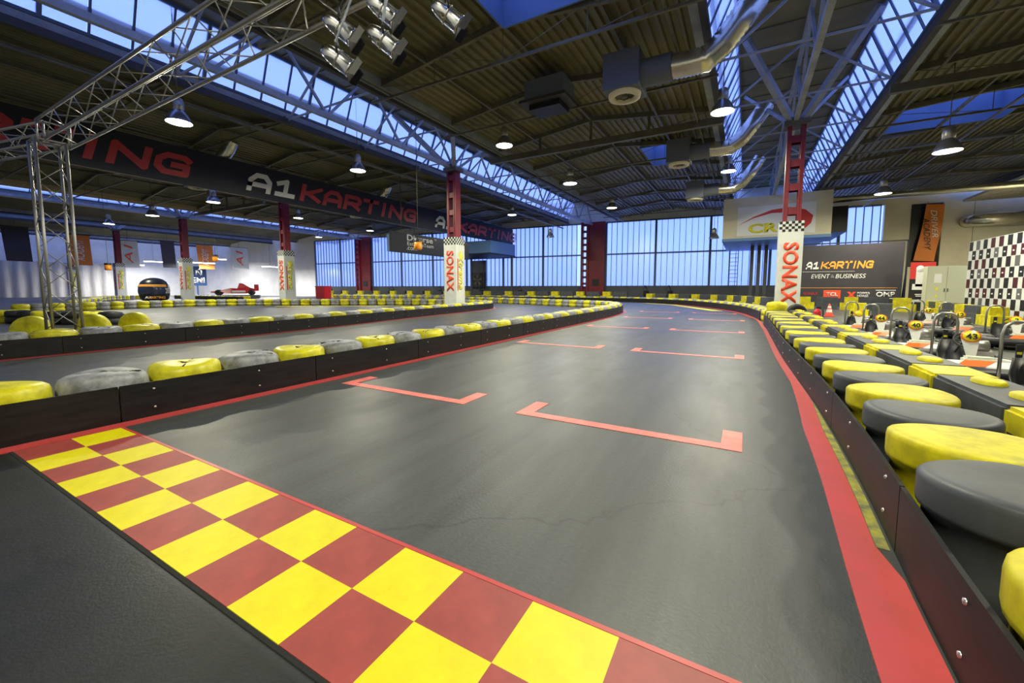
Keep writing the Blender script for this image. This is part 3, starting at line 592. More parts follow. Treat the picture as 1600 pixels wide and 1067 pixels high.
for k, (x, y) in enumerate(((-6.0, 41.6), (-8.2, 41.5), (-22, 41), (-27, 40.6), (-33, 40.2), (-41, 39.9), (-52, 38.6))):
    t = thing('stored_kart', 'dark stored kart parked below the glazed far wall', 'go kart', (x, y, 0), 1.2, 'stored karts below the far windows')
    MB().tube([(.0, -.95, .3), (.55, -.7, .3), (.62, .6, .3), (.3, .95, .3), (-.3, .95, .3), (-.62, .6, .3), (-.55, -.7, .3), (0, -.95, .3)], .1, 8).box(-.4, .4, -.6, .6, .18, .3).obj('chassis', 'rubber', t)
    MB().tube([(-.3, .3, .3), (-.3, .45, 1.2), (0, .45, 1.5), (.3, .45, 1.2), (.3, .3, .3)], .05, 6).obj('roll_hoop', 'dsteel', t); MB().box(-.25, .25, .1, .5, .3, 1.0).obj('seat', 'rubber', t, bevel=.06); MB().box(-.3, .3, -.75, -.4, .3, .7).obj('fairing', 'f1red' if k % 2 else 'black', t, bevel=.05)
    for sx in (-1, 1):
        for yy in (-.6, .65): link('wheel', wheel_me, t, (sx*.55, yy, .135))

# ---------------------------------------------------------------- pit lane items
for X, Y, lb in ((3.25, 22.6, 'red and white traffic cone standing free on the pit lane'), (2.3, 26.6, 'red traffic cone standing beside the column sleeve')):
    t = thing('traffic_cone', lb, 'traffic cone', (X, Y, 0)); MB().box(-.19, .19, -.19, .19, 0, .035).obj('base', 'cone', t, bevel=.01); MB().lathe([(.15, .035), (.028, .56), (.001, .565)], 18).obj('body', 'cone', t)
    MB().lathe([(.116, .19), (.089, .31)], 18).obj('white_band', 'lwhite', t); MB().lathe([(.073, .38), (.054, .465)], 18).obj('white_band', 'lwhite', t)
t = thing('fire_extinguisher', 'small red fire extinguisher beside the white column sleeve', 'fire extinguisher', (2.2, 17.6, 0)); MB().lathe([(.001, 0), (.1, 0), (.11, .03), (.11, .42), (.08, .5), (.03, .54), (.001, .54)], 16).obj('cylinder', 'f1red', t); MB().box(-.03, .1, -.02, .02, .54, .6).tube([(.05, 0, .56), (.16, 0, .5), (.17, 0, .2)], .018, 6).obj('valve_and_hose', 'rubber', t)
# event backdrop
t = thing('event_backdrop', 'large charcoal event backdrop with sponsor logos on a black frame', 'backdrop', (2.1, 32.0, 0)); W_ = 5.8
MB().box(0, W_, 0, .05, .1, 3.9).obj('printed_panel', 'char', t)
f = MB()
for a, b in (((0, .1, 0), (0, .1, 4.0)), ((W_+.15, .1, 0), (W_+.15, .1, 4.0)), ((0, .1, 4.0), (W_+.15, .1, 4.0)), ((W_+.15, .1, 2.2), (W_+.3, 1.2, 0)), ((0, .1, 2.2), (-.1, 1.2, 0))): f.bar(a, b, .07)
f.obj('frame', 'black', t)
z = -.004
strokes('lettering', 'A1', t, 'lwhite', .66, .46, (1.52, 0, 2.66), FY); strokes('lettering', 'KARTING', t, 'lorange', 2.5, .46, (3.2, 0, 2.66), FY)
text('lettering', 'EVENT', t, 'lwhite', .95, .26, (1.95, z, 1.98), FY, shear=.2); text('lettering', '&', t, 'grey', .18, .2, (2.55, z, 1.98), FY); text('lettering', 'BUSINESS', t, 'lwhite', 1.45, .26, (3.42, z, 1.98), FY, shear=.2)
MB().box(1.0, 3.6, -.006, 0, 2.26, 2.275).obj('underline', 'lwhite', t); MB().box(.1, 5.6, -.006, 0, 1.25, 1.275).obj('orange_line', 'lorange', t)
text('lettering', 'ASUS', t, 'lwhite', .6, .2, (.62, z, .93), FY); text('lettering', 'SONAX', t, 'logored', .75, .17, (1.5, z, .9), FY)
MB().box(2.15, 3.0, -.01, 0, .62, 1.12).obj('logo_tile', 'sonax', t, bevel=.0); text('lettering', 'TCL', t, 'lwhite', .58, .22, (2.575, -.016, .87), FY, bold=.02)
MB().add([(3.35, -.01, .7), (3.5, -.01, .7), (3.75, -.01, 1.02), (3.6, -.01, 1.02)], [(0,1,2,3)]).add([(3.55, -.012, .7), (3.7, -.012, .7), (3.45, -.012, 1.02), (3.3, -.012, 1.02)], [(0,1,2,3)]).obj('horse_logo', 'sonax', t)
text('lettering', 'POWER\nHORSE', t, 'lwhite', .6, .3, (4.1, z, .86), FY, bold=.02)
text('lettering', 'OMP', t, 'lwhite', .85, .3, (5.1, z, .88), FY, bold=.03); MB().box(4.65, 5.55, -.006, 0, 1.1, 1.14).box(4.65, 5.55, -.006, 0, .62, .66).obj('logo_bars', 'lwhite', t)
# chequered display wall
t = thing('chequered_display', 'tall white display wall with black and dark red chequer squares', 'display wall', (8.25, 19.2, 0)); MB().box(0, .12, 0, 5.9, 0, 3.2).obj('panel', 'white', t)
sq = {c: MB().box(-.008, 0, 0, .30, 0, .37).mesh('square', m) for c, m in (('b', 'lblack'), ('r', mat('dark_red_square', (.07, .012, .016), .4)), ('g', mat('grey_square', (.12, .12, .12), .5)))}
for r in range(8):
    for c in range(20):
        if (r+c) % 2: continue
        o = link('square', sq[('b', 'b', 'r', 'g', 'b', 'r', 'b')[(r*3+c*5) % 7]], t, (0, 5.55-c*.295, 3.2-(r+1)*.39))
        if r % 2: MB().box(-.012, -.008, .1, .2, .15, .2).obj('mark', 'lwhite', o)
# locker cabinet and roll-up poster
t = thing('locker_cabinet', 'pale green double-door metal cabinet behind the karts', 'cabinet', (8.0, 28.6, 0)); t.scale = (.85, 1, 1.12); MB().box(0, 1.7, .02, .6, 0, 2.1).obj('body', 'locker', t)
for k in range(2):
    d = MB().box(.02+k*.84, .84+k*.84, 0, .02, .05, 2.06).obj('door', 'locker', t, bevel=.004); MB().box(.76+k*.14, .79+k*.14, -.02, 0, .95, 1.1).obj('handle', 'dsteel', d)
MB().box(.3, .62, -.006, 0, 1.35, 1.75).obj('notice', 'lwhite', t); MB().box(.4, .48, -.006, 0, .7, .82).box(.38, .5, -.006, 0, 1.02, 1.14).obj('sticker', 'lyel', t)
t = thing('rollup_poster', 'red and black roll-up poster showing a white racing kart', 'poster', (7.95, 31.0, 0)); t.scale = (.82, 1, .92); MB().box(0, 1.25, 0, .03, .05, 2.9).box(0, 1.25, -.08, .12, 0, .06).obj('stand', 'lblack', t)
MB().box(0, 1.25, -.008, 0, 1.9, 2.9).obj('red_field', 'logored', t); MB().box(.3, .85, -.012, -.008, 1.45, 2.6).box(.15, 1.1, -.012, -.008, 1.25, 1.6).lathe([(.001, -.014), (.2, -.014), (.21, -.008)], 14, c=(.5, 0, 2.5), axis='y').obj('kart_print', 'lwhite', t)
for z_, w_ in ((.95, .6), (.85, .5), (.6, .95), (.52, .9)): MB().box(.62-w_/2, .62+w_/2, -.008, 0, z_, z_+.05).obj('print_line', 'lwhite', t)
# orange wall banner in its cable recess, silver duct on the cream wall
o = fw_obj(MB().box(u(11.6), u(13.55), -.05, 0, 3.0, 8.1), 'cable_recess', 'black', wf)
for k in range(9): fw_obj(MB().tube([(u(13.0)+k*.06, -.12, 3.1), (u(13.0)+k*.06+.03*math.sin(k), -.12, 8.1)], .018, 6), 'cable', 'steel', wf)
t = thing('wall_banner', 'orange hanging driver academy banner on the cream wall', 'banner', (11.95, FWY(12)-.35, 0)); mb = MB(); vs_ = []; n_ = 8
for k in range(n_+1): q_ = k/n_; vs_ += [(.45-.45*q_+.05*math.sin(q_*5), .05*math.sin(q_*7), 8.0-4.5*q_), (1.55-.3*q_+.05*math.sin(q_*5), .05*math.sin(q_*7+1), 7.9-4.5*q_)]
so = mb.add(vs_, [(2*k, 2*k+1, 2*k+3, 2*k+2) for k in range(n_)]).obj('cloth', 'orange', t); so.modifiers.new('thick', 'SOLIDIFY').thickness = .02
text('lettering', 'DRIVER', t, 'lwhite', 2.2, .36, (1.0, -.1, 6.4), (PI/2, PI/2-.1, 0), shear=.3); text('lettering', 'ACADEMY', t, 'lblack', 2.6, .36, (.62, -.1, 5.6), (PI/2, PI/2-.1, 0), shear=.3)
tag(MB().tube([(15.0, FWY(15)+.1, 6.5), (15.0, FWY(15)-.35, 6.5), (15.3, FWY(15)-.75, 6.5), (16, FWY(15)-.8, 6.5), (18.4, FWY(15)-.8, 6.55)], .48, 16).obj('wall_duct', 'duct'), 'fat silver duct running along the cream wall', 'duct')
# raised office boxes
t = thing('office_box', 'cream raised cabin with a red swoosh sign on grey posts', 'cabin', (0, 0, 0))
MB().box(-1.7, 4.9, 35.4, 44.6, 4.95, 7.9).obj('body', 'cream', t); MB().box(-1.72, 4.92, 35.38, 44.6, 4.75, 4.95).obj('soffit', 'bluewall', t); MB().box(4.9, 6.0, 37, 44, 5.2, 7.0).obj('dark_annex', 'black', t)
MB().box(-.75, 4.0, 35.37, 35.4, 5.1, 7.2).obj('sign_board', 'lwhite', t)
sw = MB(); top = [(-.6, 5.95), (.3, 6.45), (1.4, 6.85), (2.5, 6.95), (3.4, 6.7), (3.85, 6.25), (3.75, 5.75), (3.3, 5.3)]; bot = [(-.6, 5.93), (.3, 6.35), (1.4, 6.62), (2.4, 6.6), (2.9, 6.4), (3.15, 6.1), (3.2, 5.7), (3.1, 5.25)]
vs_ = [(x, 35.36, z) for x, z in top]+[(x, 35.36, z) for x, z in bot]; sw.add(vs_, [(i, i+1, 9+i, 8+i) for i in range(7)]).obj('swoosh', 'logored', t)
text('lettering', 'CRG', t, 'lyel', 2.75, .68, (1.35, 35.36, 5.6), FY, bold=.04)
for x in (.35, .85, 1.35): MB().box(x-.13, x+.13, 40.0, 40.3, 0, 4.75).obj('post', 'dado', t)
for x in (-.2, .55): MB().bar((x*.9-1.2, 43, 0), (x*.9-1.2, 43, 4.7), .06).obj('ladder_rail', 'dado', t)
for k in range(12): MB().bar((-1.38, 43, .4+k*.36), (-.7, 43, .4+k*.36), .04).obj('ladder_rung', 'dado', t)
t = thing('hanging_sign', 'long black hanging sign board with white lettering', 'sign', (-20.6, 0, 0)); ya, yb = YatX(615, -20.6), YatX(733, -20.6)
MB().box(-.25, 0, ya, yb, 3.72, 5.05).obj('board', 'black', t); MB().box(-.8, -.25, ya+.3, yb, 3.75, 4.9).obj('backing', 'bluewall', t)
for y_ in (ya+1, yb-1): MB().tube([(-.12, y_, 5.05), (-.12, y_, roof_at(-20.72)+.012)], .02, 6).obj('hanger', 'steel', t)
text('lettering', 'Diverse', t, 'lwhite', 2.7, .42, (.004, ya+2.75, 4.76), FX, bold=.02); text('lettering', 'ExtremeTeam', t, 'lwhite', 2.75, .26, (.004, ya+2.8, 4.35), FX); text('lettering', '.com', t, 'lwhite', 1.0, .22, (.004, ya+1.85, 4.02), FX); text('lettering', 'TM', t, 'lwhite', .25, .12, (.004, ya+4.4, 4.86), FX)
# long banner
BX = -24.0
t = thing('long_banner', 'long navy banner with repeated red and white karting lettering', 'banner', (BX, 0, 0)); y_end = min(YatX(815, BX), FWY(BX)-.2)
MB().box(-.06, 0, -4, y_end, 6.27, 8.05).obj('cloth', 'navy', t)
def ban(word, pa, pb, m): a, b = YatX(pa, BX), YatX(pb, BX); strokes('lettering', word, t, m, b-a, 1.05, (.002, (a+b)/2, 7.13), FX)
ban('KARTING', -330, 312, 'lred'); ban('A1', 398, 470, 'lwhite'); ban('KARTING', 478, 653, 'lred'); ban('A1', 683, 712, 'lwhite'); ban('KARTING', 716, 806, 'lred')

# ---------------------------------------------------------------- left side of the hall
def flag(px, X, z0, z1, wd, m, lb, word=None):
    Y = YatX(px, X); t = thing('hanging_flag', lb, 'flag', (X, Y, 0)); o = MB().add([(0, -wd/2, z1), (0, wd/2, z1), (.1, wd*.55, z0), (.1, -wd*.4, z0)], [(0,1,2,3)]).obj('cloth', m, t); o.modifiers.new('thick', 'SOLIDIFY').thickness = .03
    MB().tube([(0, -wd/2-.1, z1), (0, wd/2+.1, z1)], .04, 6).tube([(0, 0, z1), (0, 0, roof_at(X)+.012)], .015, 6).obj('rod', 'dsteel', t)
    if word: text('lettering', word, t, 'lwhite' if m != 'white' else 'sonax', (z1-z0)*.7, wd*.4, (.12, 0, (z0+z1)/2), (PI/2, -PI/2, PI/2), shear=.2)
flag(35, -70, 4.2, 8.0, 2.0, 'char', 'charcoal flag hanging at the dark end of the hall')
flag(132, -70, 4.0, 7.6, 1.9, 'orange', 'orange flag hanging beside the dark red column', 'ACADEMY')
flag(207, -70, 3.9, 7.4, 2.0, 'white', 'white flag hanging behind the giant helmet', 'A1')
flag(268, -66, 3.9, 7.4, 1.5, 'char', 'narrow flag half hidden by the red column', None)
flag(325, -66, 3.9, 7.2, 2.0, 'orange', 'orange flag hanging over the racing car', 'ACADEMY')
flag(378, -62, 3.9, 6.9, 2.2, 'white', 'white flag hanging near the wall of the workshop', 'A1')
t = thing('wall_poster', 'white and black challenge poster on the left wall', 'poster', (LEFT+.06, 0, 0)); ya, yb = YatX(25, LEFT), YatX(92, LEFT)
MB().box(0, .05, ya, yb, .6, 5.2).obj('board', 'lwhite', t); MB().box(.05, .07, ya, yb, .7, 3.6).obj('black_field', 'lblack', t)
ym = (ya+yb)/2; text('lettering', 'ROTAX', t, 'logored', 2.6, .75, (.08, ym-.2, 4.4), FX, bold=.03); text('lettering', 'MAX', t, 'lwhite', 3.0, 1.0, (.08, ym, 2.75), FX, bold=.05); text('lettering', 'CHALLENGE', t, 'lwhite', 3.2, .4, (.08, ym, 1.9), FX); text('lettering', 'POLAND', t, 'lwhite', 1.8, .35, (.08, ym-.4, 1.2), FX)
cu = MB(); vs_ = []; ya, yb = 5, 26; n_ = 120
for k in range(n_+1): y_ = ya+(yb-ya)*k/n_; dx = .18*math.sin(k*.9)+.1*math.sin(k*.37); vs_ += [(LEFT+.6+dx, y_, 0), (LEFT+.6+dx*.5, y_, 4.8)]
tag(cu.add(vs_, [(2*k, 2*k+2, 2*k+3, 2*k+1) for k in range(n_)], 0, True).obj('curtain', 'curtain'), 'long pale draped curtain along the left wall', 'curtain')
t = thing('wall_sign', 'blue sign board with white letters behind the white sleeve', 'sign', (-70, YatX(311, -70), 0)); MB().box(0, .06, -1.2, 1.2, 1.6, 4.4).box(-.05, 0, -.1, .1, 0, 4.4).obj('board', 'lblue', t); text('lettering', 'Ń', t, 'lwhite', .8, .9, (.07, .2, 3.6), FX, bold=.03); text('lettering', 'EMI', t, 'lwhite', 1.6, .8, (.07, .1, 2.4), FX, bold=.03)
# giant helmet
t = thing('giant_helmet', 'giant black display helmet with orange band and dark visor', 'helmet', (-47.8, 16.8, 0)); t.rotation_euler = (0, 0, .25); t.scale = (.76, .76, .76)
prof = [(1.1, .1), (1.36, .35), (1.46, .8), (1.5, 1.35), (1.45, 1.9), (1.24, 2.4), (.85, 2.72), (.4, 2.86), (.001, 2.9)]
MB().lathe([(1.0, .02)]+prof, 32).obj('shell', 'helm', t)
def band(z0, z1, a0, a1, off, name, m):
    mb = MB(); V = []; nn = 20
    def rad(z):
        for (r0, za), (r1, zb) in zip(prof, prof[1:]):
            if za <= z <= zb: return r0+(r1-r0)*(z-za)/(zb-za)
        return prof[0][0]
    for j in range(5):
        z_ = z0+(z1-z0)*j/4
        for k in range(nn+1): a_ = a0+(a1-a0)*k/nn; V.append(((rad(z_)+off)*math.cos(a_), (rad(z_)+off)*math.sin(a_), z_))
    mb.add(V, [(j*(nn+1)+k, j*(nn+1)+k+1, (j+1)*(nn+1)+k+1, (j+1)*(nn+1)+k) for j in range(4) for k in range(nn)], 0, True); return mb.obj(name, m, t)
band(.95, 1.75, -2.2, .1, .03, 'visor', 'visor'); band(1.8, 2.08, -2.3, .3, .02, 'orange_band', 'lorange')
for r in range(3):
    for c in range(4): band(1.0+r*.22, 1.2+r*.22, .18+c*.16+(r % 2)*.08, .26+c*.16+(r % 2)*.08, .02, 'chequer_print', 'lwhite')
text('lettering', 'A1', t, 'lwhite', .7, .3, (1.58*math.cos(-1.0), 1.58*math.sin(-1.0), .5), (PI/2, 0, PI/2-1.0), bold=.04); text('lettering', 'KARTING', t, 'lorange', 1.5, .3, (1.62*math.cos(-.45), 1.62*math.sin(-.45), .5), (PI/2, 0, PI/2-.45), bold=.03)
# red formula car
t = thing('racing_car', 'red open-wheel racing car on display beyond the tyre wall', 'racing car', (-53.5, 26.6, .4), 1.0)
MB().box(-2.6, 2.5, -1.1, 1.1, -.4, 0).obj('display_plinth', 'dado', t)
b = MB(); secs = [(-2.4, .12, .3, .45), (-1.4, .22, .25, .6), (-.4, .42, .2, .85), (.2, .6, .2, .8), (1.2, .5, .2, 1.0), (2.0, .3, .3, .75)]; vs_ = []
for x_, w_, z0, z1 in secs: vs_ += [(x_, -w_, z0), (x_, w_, z0), (x_, w_*.6, z1), (x_, -w_*.6, z1)]
b.add(vs_, [(0,1,2,3), (23,22,21,20)]+[(4*j+k, 4*j+(k+1) % 4, 4*j+4+(k+1) % 4, 4*j+4+k) for j in range(5) for k in range(4)]).obj('body', 'f1red', t)
MB().add([(.25, -.25, .8), (.25, .25, .8), (1.7, .12, .8), (1.7, -.12, .8), (.45, -.15, 1.45), (.45, .15, 1.45), (.8, .12, 1.4), (.8, -.12, 1.4)], [(0,3,2,1), (4,5,6,7), (0,1,5,4), (1,2,6,5), (2,3,7,6), (3,0,4,7)]).obj('air_box', 'f1red', t)
MB().box(-2.75, -2.3, -.9, .9, .18, .24).obj('front_wing', 'lwhite', t); MB().box(2.0, 2.4, -.6, .6, 1.15, 1.22).box(2.0, 2.4, -.62, -.58, .5, 1.3).box(2.0, 2.4, .58, .62, .5, 1.3).obj('rear_wing', 'f1red', t)
MB().box(-.3, 1.1, -.62, .62, .3, .55).obj('side_pods', 'lwhite', t, bevel=.05)
cw = MB().lathe([(.12, -.17, 1), (.22, -.18, 0), (.31, -.16, 0), (.33, 0, 0), (.31, .16, 0), (.22, .18, 0), (.12, .17, 1), (.001, .15, 1)], 20, axis='y').mesh('wheel', ['rubber', 'dsteel'])
for x_, y_ in ((-1.6, -.78), (-1.6, .78), (1.7, -.78), (1.7, .78)): link('wheel', cw, t, (x_, y_, .33))
t = thing('red_crate', 'red storage crate beyond the tyre barriers', 'crate', (-43.5, 31.3, 0)); MB().box(-.8, .8, -.5, .5, 0, 1.45).obj('box', 'f1red', t, bevel=.05); MB().box(-.84, .84, -.54, .54, 1.4, 1.5).obj('lid', 'redpaint', t, bevel=.02)

# ---------------------------------------------------------------- stage truss and par cans
def truss(name, a, b, s, parent, nseg):
    a = Vector(a); b = Vector(b); d = (b-a).normalized(); upv = Vector((0,0,1)) if abs(d.z) < .9 else Vector((0,1,0)); x = d.cross(upv).normalized()*s/2; y = x.normalized().cross(d)*s/2
    cs = [-x-y, x-y, x+y, -x+y]
    for c in cs: MB().tube([a+c, b+c], .026, 8).obj('chord', 'alu', parent)
    mb = MB()
    for f in range(4):
        c0, c1 = cs[f], cs[(f+1) % 4]
        for k in range(nseg):
            p, q_ = a+(b-a)*k/nseg, a+(b-a)*(k+1)/nseg
            mb.tube([p+(c0 if k % 2 else c1), q_+(c1 if k % 2 else c0)], .009, 5)
        for k in (0, nseg): p = a+(b-a)*k/nseg; mb.tube([p+c0, p+c1], .018, 6)
    mb.obj('lacing', 'alu', parent)
t = thing('stage_truss', 'silver aluminium box truss on a leg rising from the tyre barrier', 'stage truss')
TX, TY = -12.15, 2.75
truss('leg', (TX, TY, .0), (TX, TY, 4.12), .42, t, 10)
truss('beam', (TX-.25, TY+.15, 4.36), (2.5, TY+.15, 4.36), .44, t, 28)
truss('beam', (TX-.2, TY+.2, 4.36), (TX-7, TY-1.2, 4.36), .40, t, 14)
def par(X, Y, z, rz, tilt, lb, lower=False):
    t = thing('par_can', lb, 'stage light', (X, Y, z), rz, 'chrome stage lights hung from the truss'); PS = .66; t.scale = (PS, PS, PS)
    b_ = MB().lathe([(.001, -.2), (.05, -.2), (.075, -.17), (.1, -.1), (.112, -.02), (.115, .16), (.12, .165), (.12, .2), (.105, .2), (.1, .1), (.001, .05)], 22, axis='y').obj('can', 'chrome', t); b_.rotation_euler = (tilt, 0, 0)
    MB().lathe([(.118, .0), (.121, .01), (.118, .02)], 22, axis='y').obj('band', 'alu', b_); MB().box(-.125, .125, .2, .21, -.125, .125).obj('gel_frame', 'dsteel', b_)
    for s in (-1, 1): MB().add([(s*.14, .21, -.12), (s*.14, .21, .12), (s*.15, .29, .1), (s*.15, .29, -.1)], [(0,1,2,3)]).obj('barn_door', 'black', b_)
    MB().tube([(-.135, 0, 0), (-.135, 0, .15), (-.09, 0, .2), (.09, 0, .2), (.135, 0, .15), (.135, 0, 0)], .012, 6).obj('yoke', 'black', t)
    def loc(wx, wy, wz): dx, dy = wx-X, wy-Y; return ((dx*math.cos(rz)+dy*math.sin(rz))/PS, (-dx*math.sin(rz)+dy*math.cos(rz))/PS, (wz-z)/PS)
    chord = 2.68 if Y < 2.8 else 3.12; sx = .21 if lower else 0; foot = (sx, 0, .1 if lower else .2)
    wx = X+sx*PS*math.cos(rz)
    top = loc(wx, chord, 4.13)
    if lower: MB().bar((.13, 0, .1), (.215, 0, .1), .03).bar(foot, top, .035, .012).obj('hanging_strap', 'bsteel', t)
    else: MB().tube([foot, top], .012, 6).obj('hanger', 'rubber', t)
    MB().tube([(-.04, -.17, .04), (-.17, -.14, .14), (-.12, -.02, .19), (-.06, 0, .205)], .008, 5).obj('cable', 'rubber', t)
for X, Y, z, lb in ((-3.04, 2.41, 3.155, 'lower chrome stage light of the pair nearest the truss leg'), (-3.03, 2.43, 3.41, 'upper chrome stage light of the pair nearest the truss leg'), (-2.71, 2.60, 3.31, 'lower chrome stage light of the middle pair'), (-2.73, 2.62, 3.565, 'upper chrome stage light of the middle pair'), (-2.26, 2.88, 3.52, 'single chrome stage light farthest from the truss leg')):
    par(X, Y, z, -.75, -.55, lb, lb.startswith('lower'))

# ---------------------------------------------------------------- high bay lamps (each with its own light)
def lamp(P, lb, D=.75, power=LAMP_W, lit=True):
    t = thing('high_bay_lamp', lb, 'lamp', P, 0, 'high bay lamps under the roof'); R = D/2
    for k, me in lamp_me.items():
        o = link(k, me if lit or k != 'lens' else lamp_off, t); o.scale = (R, R, R)
    MB().tube([(0, 0, R*2.2), (0, 0, max(R*2.3, roof_at(P[0])+.012-P[2]))], .015, 6).obj('suspension_rod', 'steel', t)
    if lit:
        ld = bpy.data.lights.new('lamp_light', 'AREA'); ld.shape = 'DISK'; ld.size = D*.8; ld.energy = power; ld.color = (1, .96, .70); lo = bpy.data.objects.new('lamp_light', ld); COL.objects.link(lo); lo.parent = t; lo.location = (0, 0, -.03)
lamp_me = dict(bell=MB().lathe([(1.0, 0), (1.0, .05), (.86, .45), (.62, .85), (.42, 1.05), (.40, 1.1)], 24).mesh('bell', 'lampbell'), lens=MB().lathe([(.97, .02), (.6, -.02), (.001, -.03)], 24).mesh('lens', 'lampglow'), ballast=MB().lathe([(.40, 1.1), (.46, 1.2), (.46, 1.75), (.36, 2.05), (.12, 2.2), (.001, 2.2)], 18).mesh('ballast', 'alu'))
lamp_off = MB().lathe([(.97, .02), (.6, -.02), (.001, -.03)], 24).mesh('lens', 'lwhite')
def scale(p, s=1.55): return (p[0]*s, p[1]*s, H+(p[2]-H)*s)
LP = [((-10.84, 4.46, 4.82), 'lit high bay lamp hanging above the stage truss beam'), ((-11.14, 9.45, 5.05), 'lit high bay lamp hanging before the white banner letters'), ((-6.25, 10.55, 5.35), 'lit high bay lamp over the middle of the inner straight'), ((-5.6, 14.04, 4.95), 'lit high bay lamp beyond the ridge vent box'),
      ((-5.85, 20.16, 5.14), 'lit high bay lamp near the far wide red column'), ((-11.51, 20.26, 5.31), 'lit high bay lamp beyond the hairpin column'), ((-.62, 10.6, 5.16), 'lit high bay lamp under the nearest bent foil duct'), ((-.71, 16.8, 5.37), 'lit high bay lamp under the second bent foil duct'),
      ((3.68, 12.65, 4.2), 'lit high bay lamp over the pit lane'), ((4.1, 19.46, 4.58), 'lit high bay lamp before the cream wall'), ((-19.19, 8.9, 4.76), 'lit high bay lamp below the navy banner'), ((-23.85, 8.52, 4.56), 'lit high bay lamp over the second hairpin'),
      ((-31.05, 9.11, 4.81), 'lit high bay lamp near the dark flag'), ((-21.87, 14.35, 5.13), 'lit high bay lamp beside the sleeve beyond the inner barrier'), ((-23.39, 20.74, 5.3), 'lit high bay lamp before the glazed wall'), ((-29.17, 20.78, 5.2), 'lit high bay lamp near the workshop corner')]
for p, lb in LP: lamp(scale(p), lb)
# the same lamp rows carry on over the near end of the hall and the right side
for p, lb in (((-.96, 6.8, 7.3), 'lit high bay lamp over the pit side of the starting grid'), ((-.96, -2.8, 7.3), 'lit high bay lamp over the pit side behind the start line'), ((6.2, 9.2, 6.6), 'lit high bay lamp over the head of the kart queue'), ((15.5, 36, 6.7), 'lit high bay lamp in the corner by the cream wall'), ((13, 25, 6.7), 'lit high bay lamp behind the chequered display wall')): lamp(p, lb, power=LAMP_W*(2 if p[1] > 30 else 1))
for px, py, dd, lb in ((859, 372, 40, 'dim hanging lamp before the far glass left of the red column'), (1111, 374, 33, 'dim hanging lamp before the far glass by the cabin')):
    tt = (px-800)/F; X = dd*(-math.sin(YAW)+math.cos(YAW)*tt); Y = dd*(math.cos(YAW)+math.sin(YAW)*tt); lamp((X, Y, H+(HZ-py)/F*dd), lb, lit=False)
# fluorescent tubes over the display area on the left
for px, X, z in ((215, -78, 4.6), (245, -78, 5.2), (325, -64, 4.6), (345, -70, 5.6), (300, -60, 4.4), (425, -58, 4.2)):
    Y = YatX(px, X); t = thing('tube_light', 'bright fluorescent tube fitting hanging over the display area', 'light fitting', (X, Y, z), 0, 'fluorescent tubes over the display area')
    MB().box(-.12, .12, -1.2, 1.2, .06, .16).obj('housing', 'lwhite', t); MB().tube([(0, -1.15, .02), (0, 1.15, .02)], .05, 8).obj('tube', 'tube', t); MB().tube([(0, 0, .16), (0, 0, roof_at(X)+.012-z)], .015, 6).obj('hanger', 'steel', t)
    ld = bpy.data.lights.new('tube_glow', 'AREA'); ld.shape = 'RECTANGLE'; ld.size = .2; ld.size_y = 2.3; ld.energy = 1000; ld.color = (1, .98, .95); lo = bpy.data.objects.new('tube_glow', ld); COL.objects.link(lo); lo.parent = t; lo.location = (0, 0, -.04)

# ---------------------------------------------------------------- fans, ducts, vents, loose hanging items
def fan(X, Y, z, s, lb, side=1):
    t = thing('ventilation_fan', lb, 'fan', (X, Y, z), 0); 
    MB().box(-.5*s, .5*s, -.5*s, .5*s, 0, 1.0*s).obj('housing', 'fanbox', t); MB().lathe([(.28*s, -.02*s), (.30*s, -.1*s), (.44*s, -.1*s), (.46*s, 0)], 24).obj('ring', 'cream', t); b = MB()
    for k in range(7): a = 2*PI*k/7; b.add([(0, 0, -.03*s), (.28*s*math.cos(a), .28*s*math.sin(a), -.06*s), (.28*s*math.cos(a+.5), .28*s*math.sin(a+.5), -.01*s)], [(0,1,2)])
    b.lathe([(.001, -.09*s), (.07*s, -.08*s), (.08*s, -.0)], 12).obj('blades', 'steel', t)
    MB().lathe([(.36*s, .5*s), (.36*s, 1.3*s)], 20, c=(0, 0, .45*s), axis='x').obj('collar', 'fanbox', t) if side > 0 else None
    pts = []; rr = []; P = [(1.2*s, 0, .45*s), (1.7*s, 0, .42*s), (2.1*s, 0, .42*s), (2.5*s, 0, .7*s), (2.9*s, 0, 1.2*s), (3.2*s, .2*s, 1.7*s), (3.4*s, .3*s, 2.1*s)]
    for j in range(len(P)-1):
        for k in range(9): q_ = k/9; pts.append(tuple((P[j][m_]*(1-q_)+P[j+1][m_]*q_)*(side if m_ == 0 else 1) for m_ in range(3))); rr.append(.30*s*(1+.10*(len(pts) % 2)))
    MB().tube(pts, rr, 16).obj('foil_duct', 'duct', t); MB().bar((0, 0, 1.0*s), (0, 0, 8.75-z), .06).obj('bracket', 'steel', t)
fan(-3.45, 13.0, 7.1, 1.05, 'grey fan box with bent foil duct nearest the roof skylight')
fan(-3.1, 22.0, 7.3, 1.05, 'grey fan box with bent foil duct beyond the heavy roof beam')
fan(-3.1, 29.5, 7.0, 1.05, 'grey fan box with bent foil duct nearest the glazed wall')
fan(-27.5, 12.0, 7.0, 1.0, 'grey fan with foil duct behind the navy banner', 1); fan(-27.5, 23.0, 7.0, 1.0, 'grey fan with foil duct beyond the banner lettering', 1)
t = thing('ridge_vent', 'dark louvred vent box hanging under the roof ridge', 'vent', (-6.6, 14.4, 7.75)); MB().box(-.75, .75, -.55, .55, .3, 1.0).obj('hood', 'fanbox', t); MB().box(-.9, .9, -.7, .7, .2, .3).obj('flange', 'dsteel', t); MB().box(-.6, .6, -.45, .45, 0, .2).obj('grille', 'black', t)
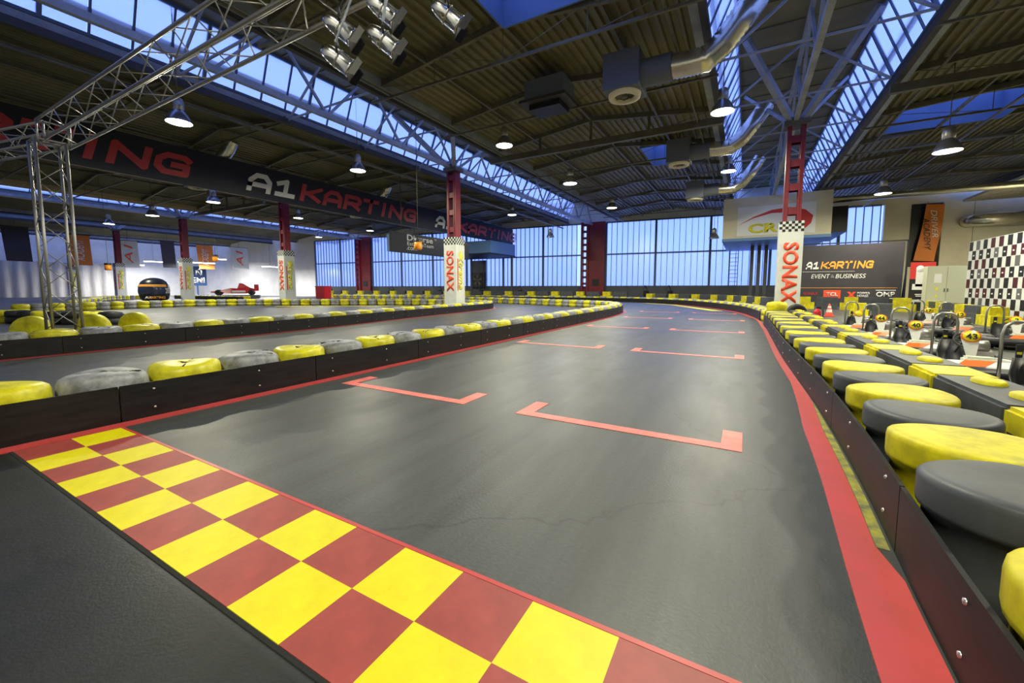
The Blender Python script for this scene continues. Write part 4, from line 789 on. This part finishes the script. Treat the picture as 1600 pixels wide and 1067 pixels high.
for k in range(2): MB().bar((-.6+k*1.2, 0, 1.0), (-.6+k*1.2, 0, 1.35), .05).obj('hanger', 'steel', t)
def beacon(px, py, dep, lb):
    tt = (px-800)/F; X = dep*(-math.sin(YAW)+math.cos(YAW)*tt); Y = dep*(math.cos(YAW)+math.sin(YAW)*tt); z = H+(HZ-py)/F*dep
    t = thing('warning_beacon', lb, 'beacon', (X, Y, z)); MB().lathe([(.001, -.28), (.16, -.27), (.2, -.2), (.2, .12), (.001, .12)], 16).obj('lens', 'amber', t); MB().lathe([(.21, .12), (.21, .26), (.001, .28)], 16).obj('cap', 'lblack', t); MB().tube([(0, 0, .28), (0, 0, roof_at(X)+.012-z)], .012, 6).obj('cord', 'steel', t)
beacon(655, 383, 21, 'amber beacon hanging before the black sign board'); beacon(341, 404, 34, 'amber beacon hanging before the white display area'); beacon(174, 417, 31, 'amber beacon hanging beside the dark red column')
# cabin and wall fan before the far glass
t = thing('blue_cabin', 'blue raised cabin hanging behind the hairpin column', 'cabin', (-26, 39, 0)); MB().box(-3, 3, -3, 2.2, 4.9, 6.15).obj('body', 'bluewall', t); MB().box(-3.05, 3.05, -3.05, 2.2, 4.78, 4.9).obj('soffit', 'navy', t)
for x_ in (-2.8, 2.8): MB().bar((x_, 1.8, 0), (x_, 1.8, 4.8), .2).obj('post', 'dado', t)
t = thing('wall_fan', 'dark round wall fan on a grey panel below the blue cabin', 'fan', (-28.6, FWY(-28.6)-.2, 0)); MB().box(-1.1, 1.1, 0, .1, 1.2, 4.6).obj('panel', 'dado', t); MB().box(-1, 1, -.2, 0, 1.3, 3.1).obj('frame', 'lblack', t); MB().lathe([(.7, -.24), (.82, -.26), (.9, -.2)], 22, c=(0, 0, 2.2), axis='y').obj('ring', 'dsteel', t)
b = MB()
for k in range(5): a_ = 2*PI*k/5; b.add([(0, -.22, 2.2), (.68*math.cos(a_), -.25, 2.2+.68*math.sin(a_)), (.68*math.cos(a_+.6), -.21, 2.2+.68*math.sin(a_+.6))], [(0,1,2)])
b.obj('blades', 'steel', t)
# canopy of beige cladding at the right end of the cream wall
cp = MB(); n_ = 16
for k in range(n_): cp.box(14.6+k*.25, 14.6+k*.25+.17, 38, 46.3, 8.02, 8.10)
cp.box(14.6, 18.5, 38, 46.3, 8.1, 8.2); tag(cp.obj('ribbed_canopy', 'cream'), 'beige ribbed canopy soffit at the end of the cream wall', 'canopy')
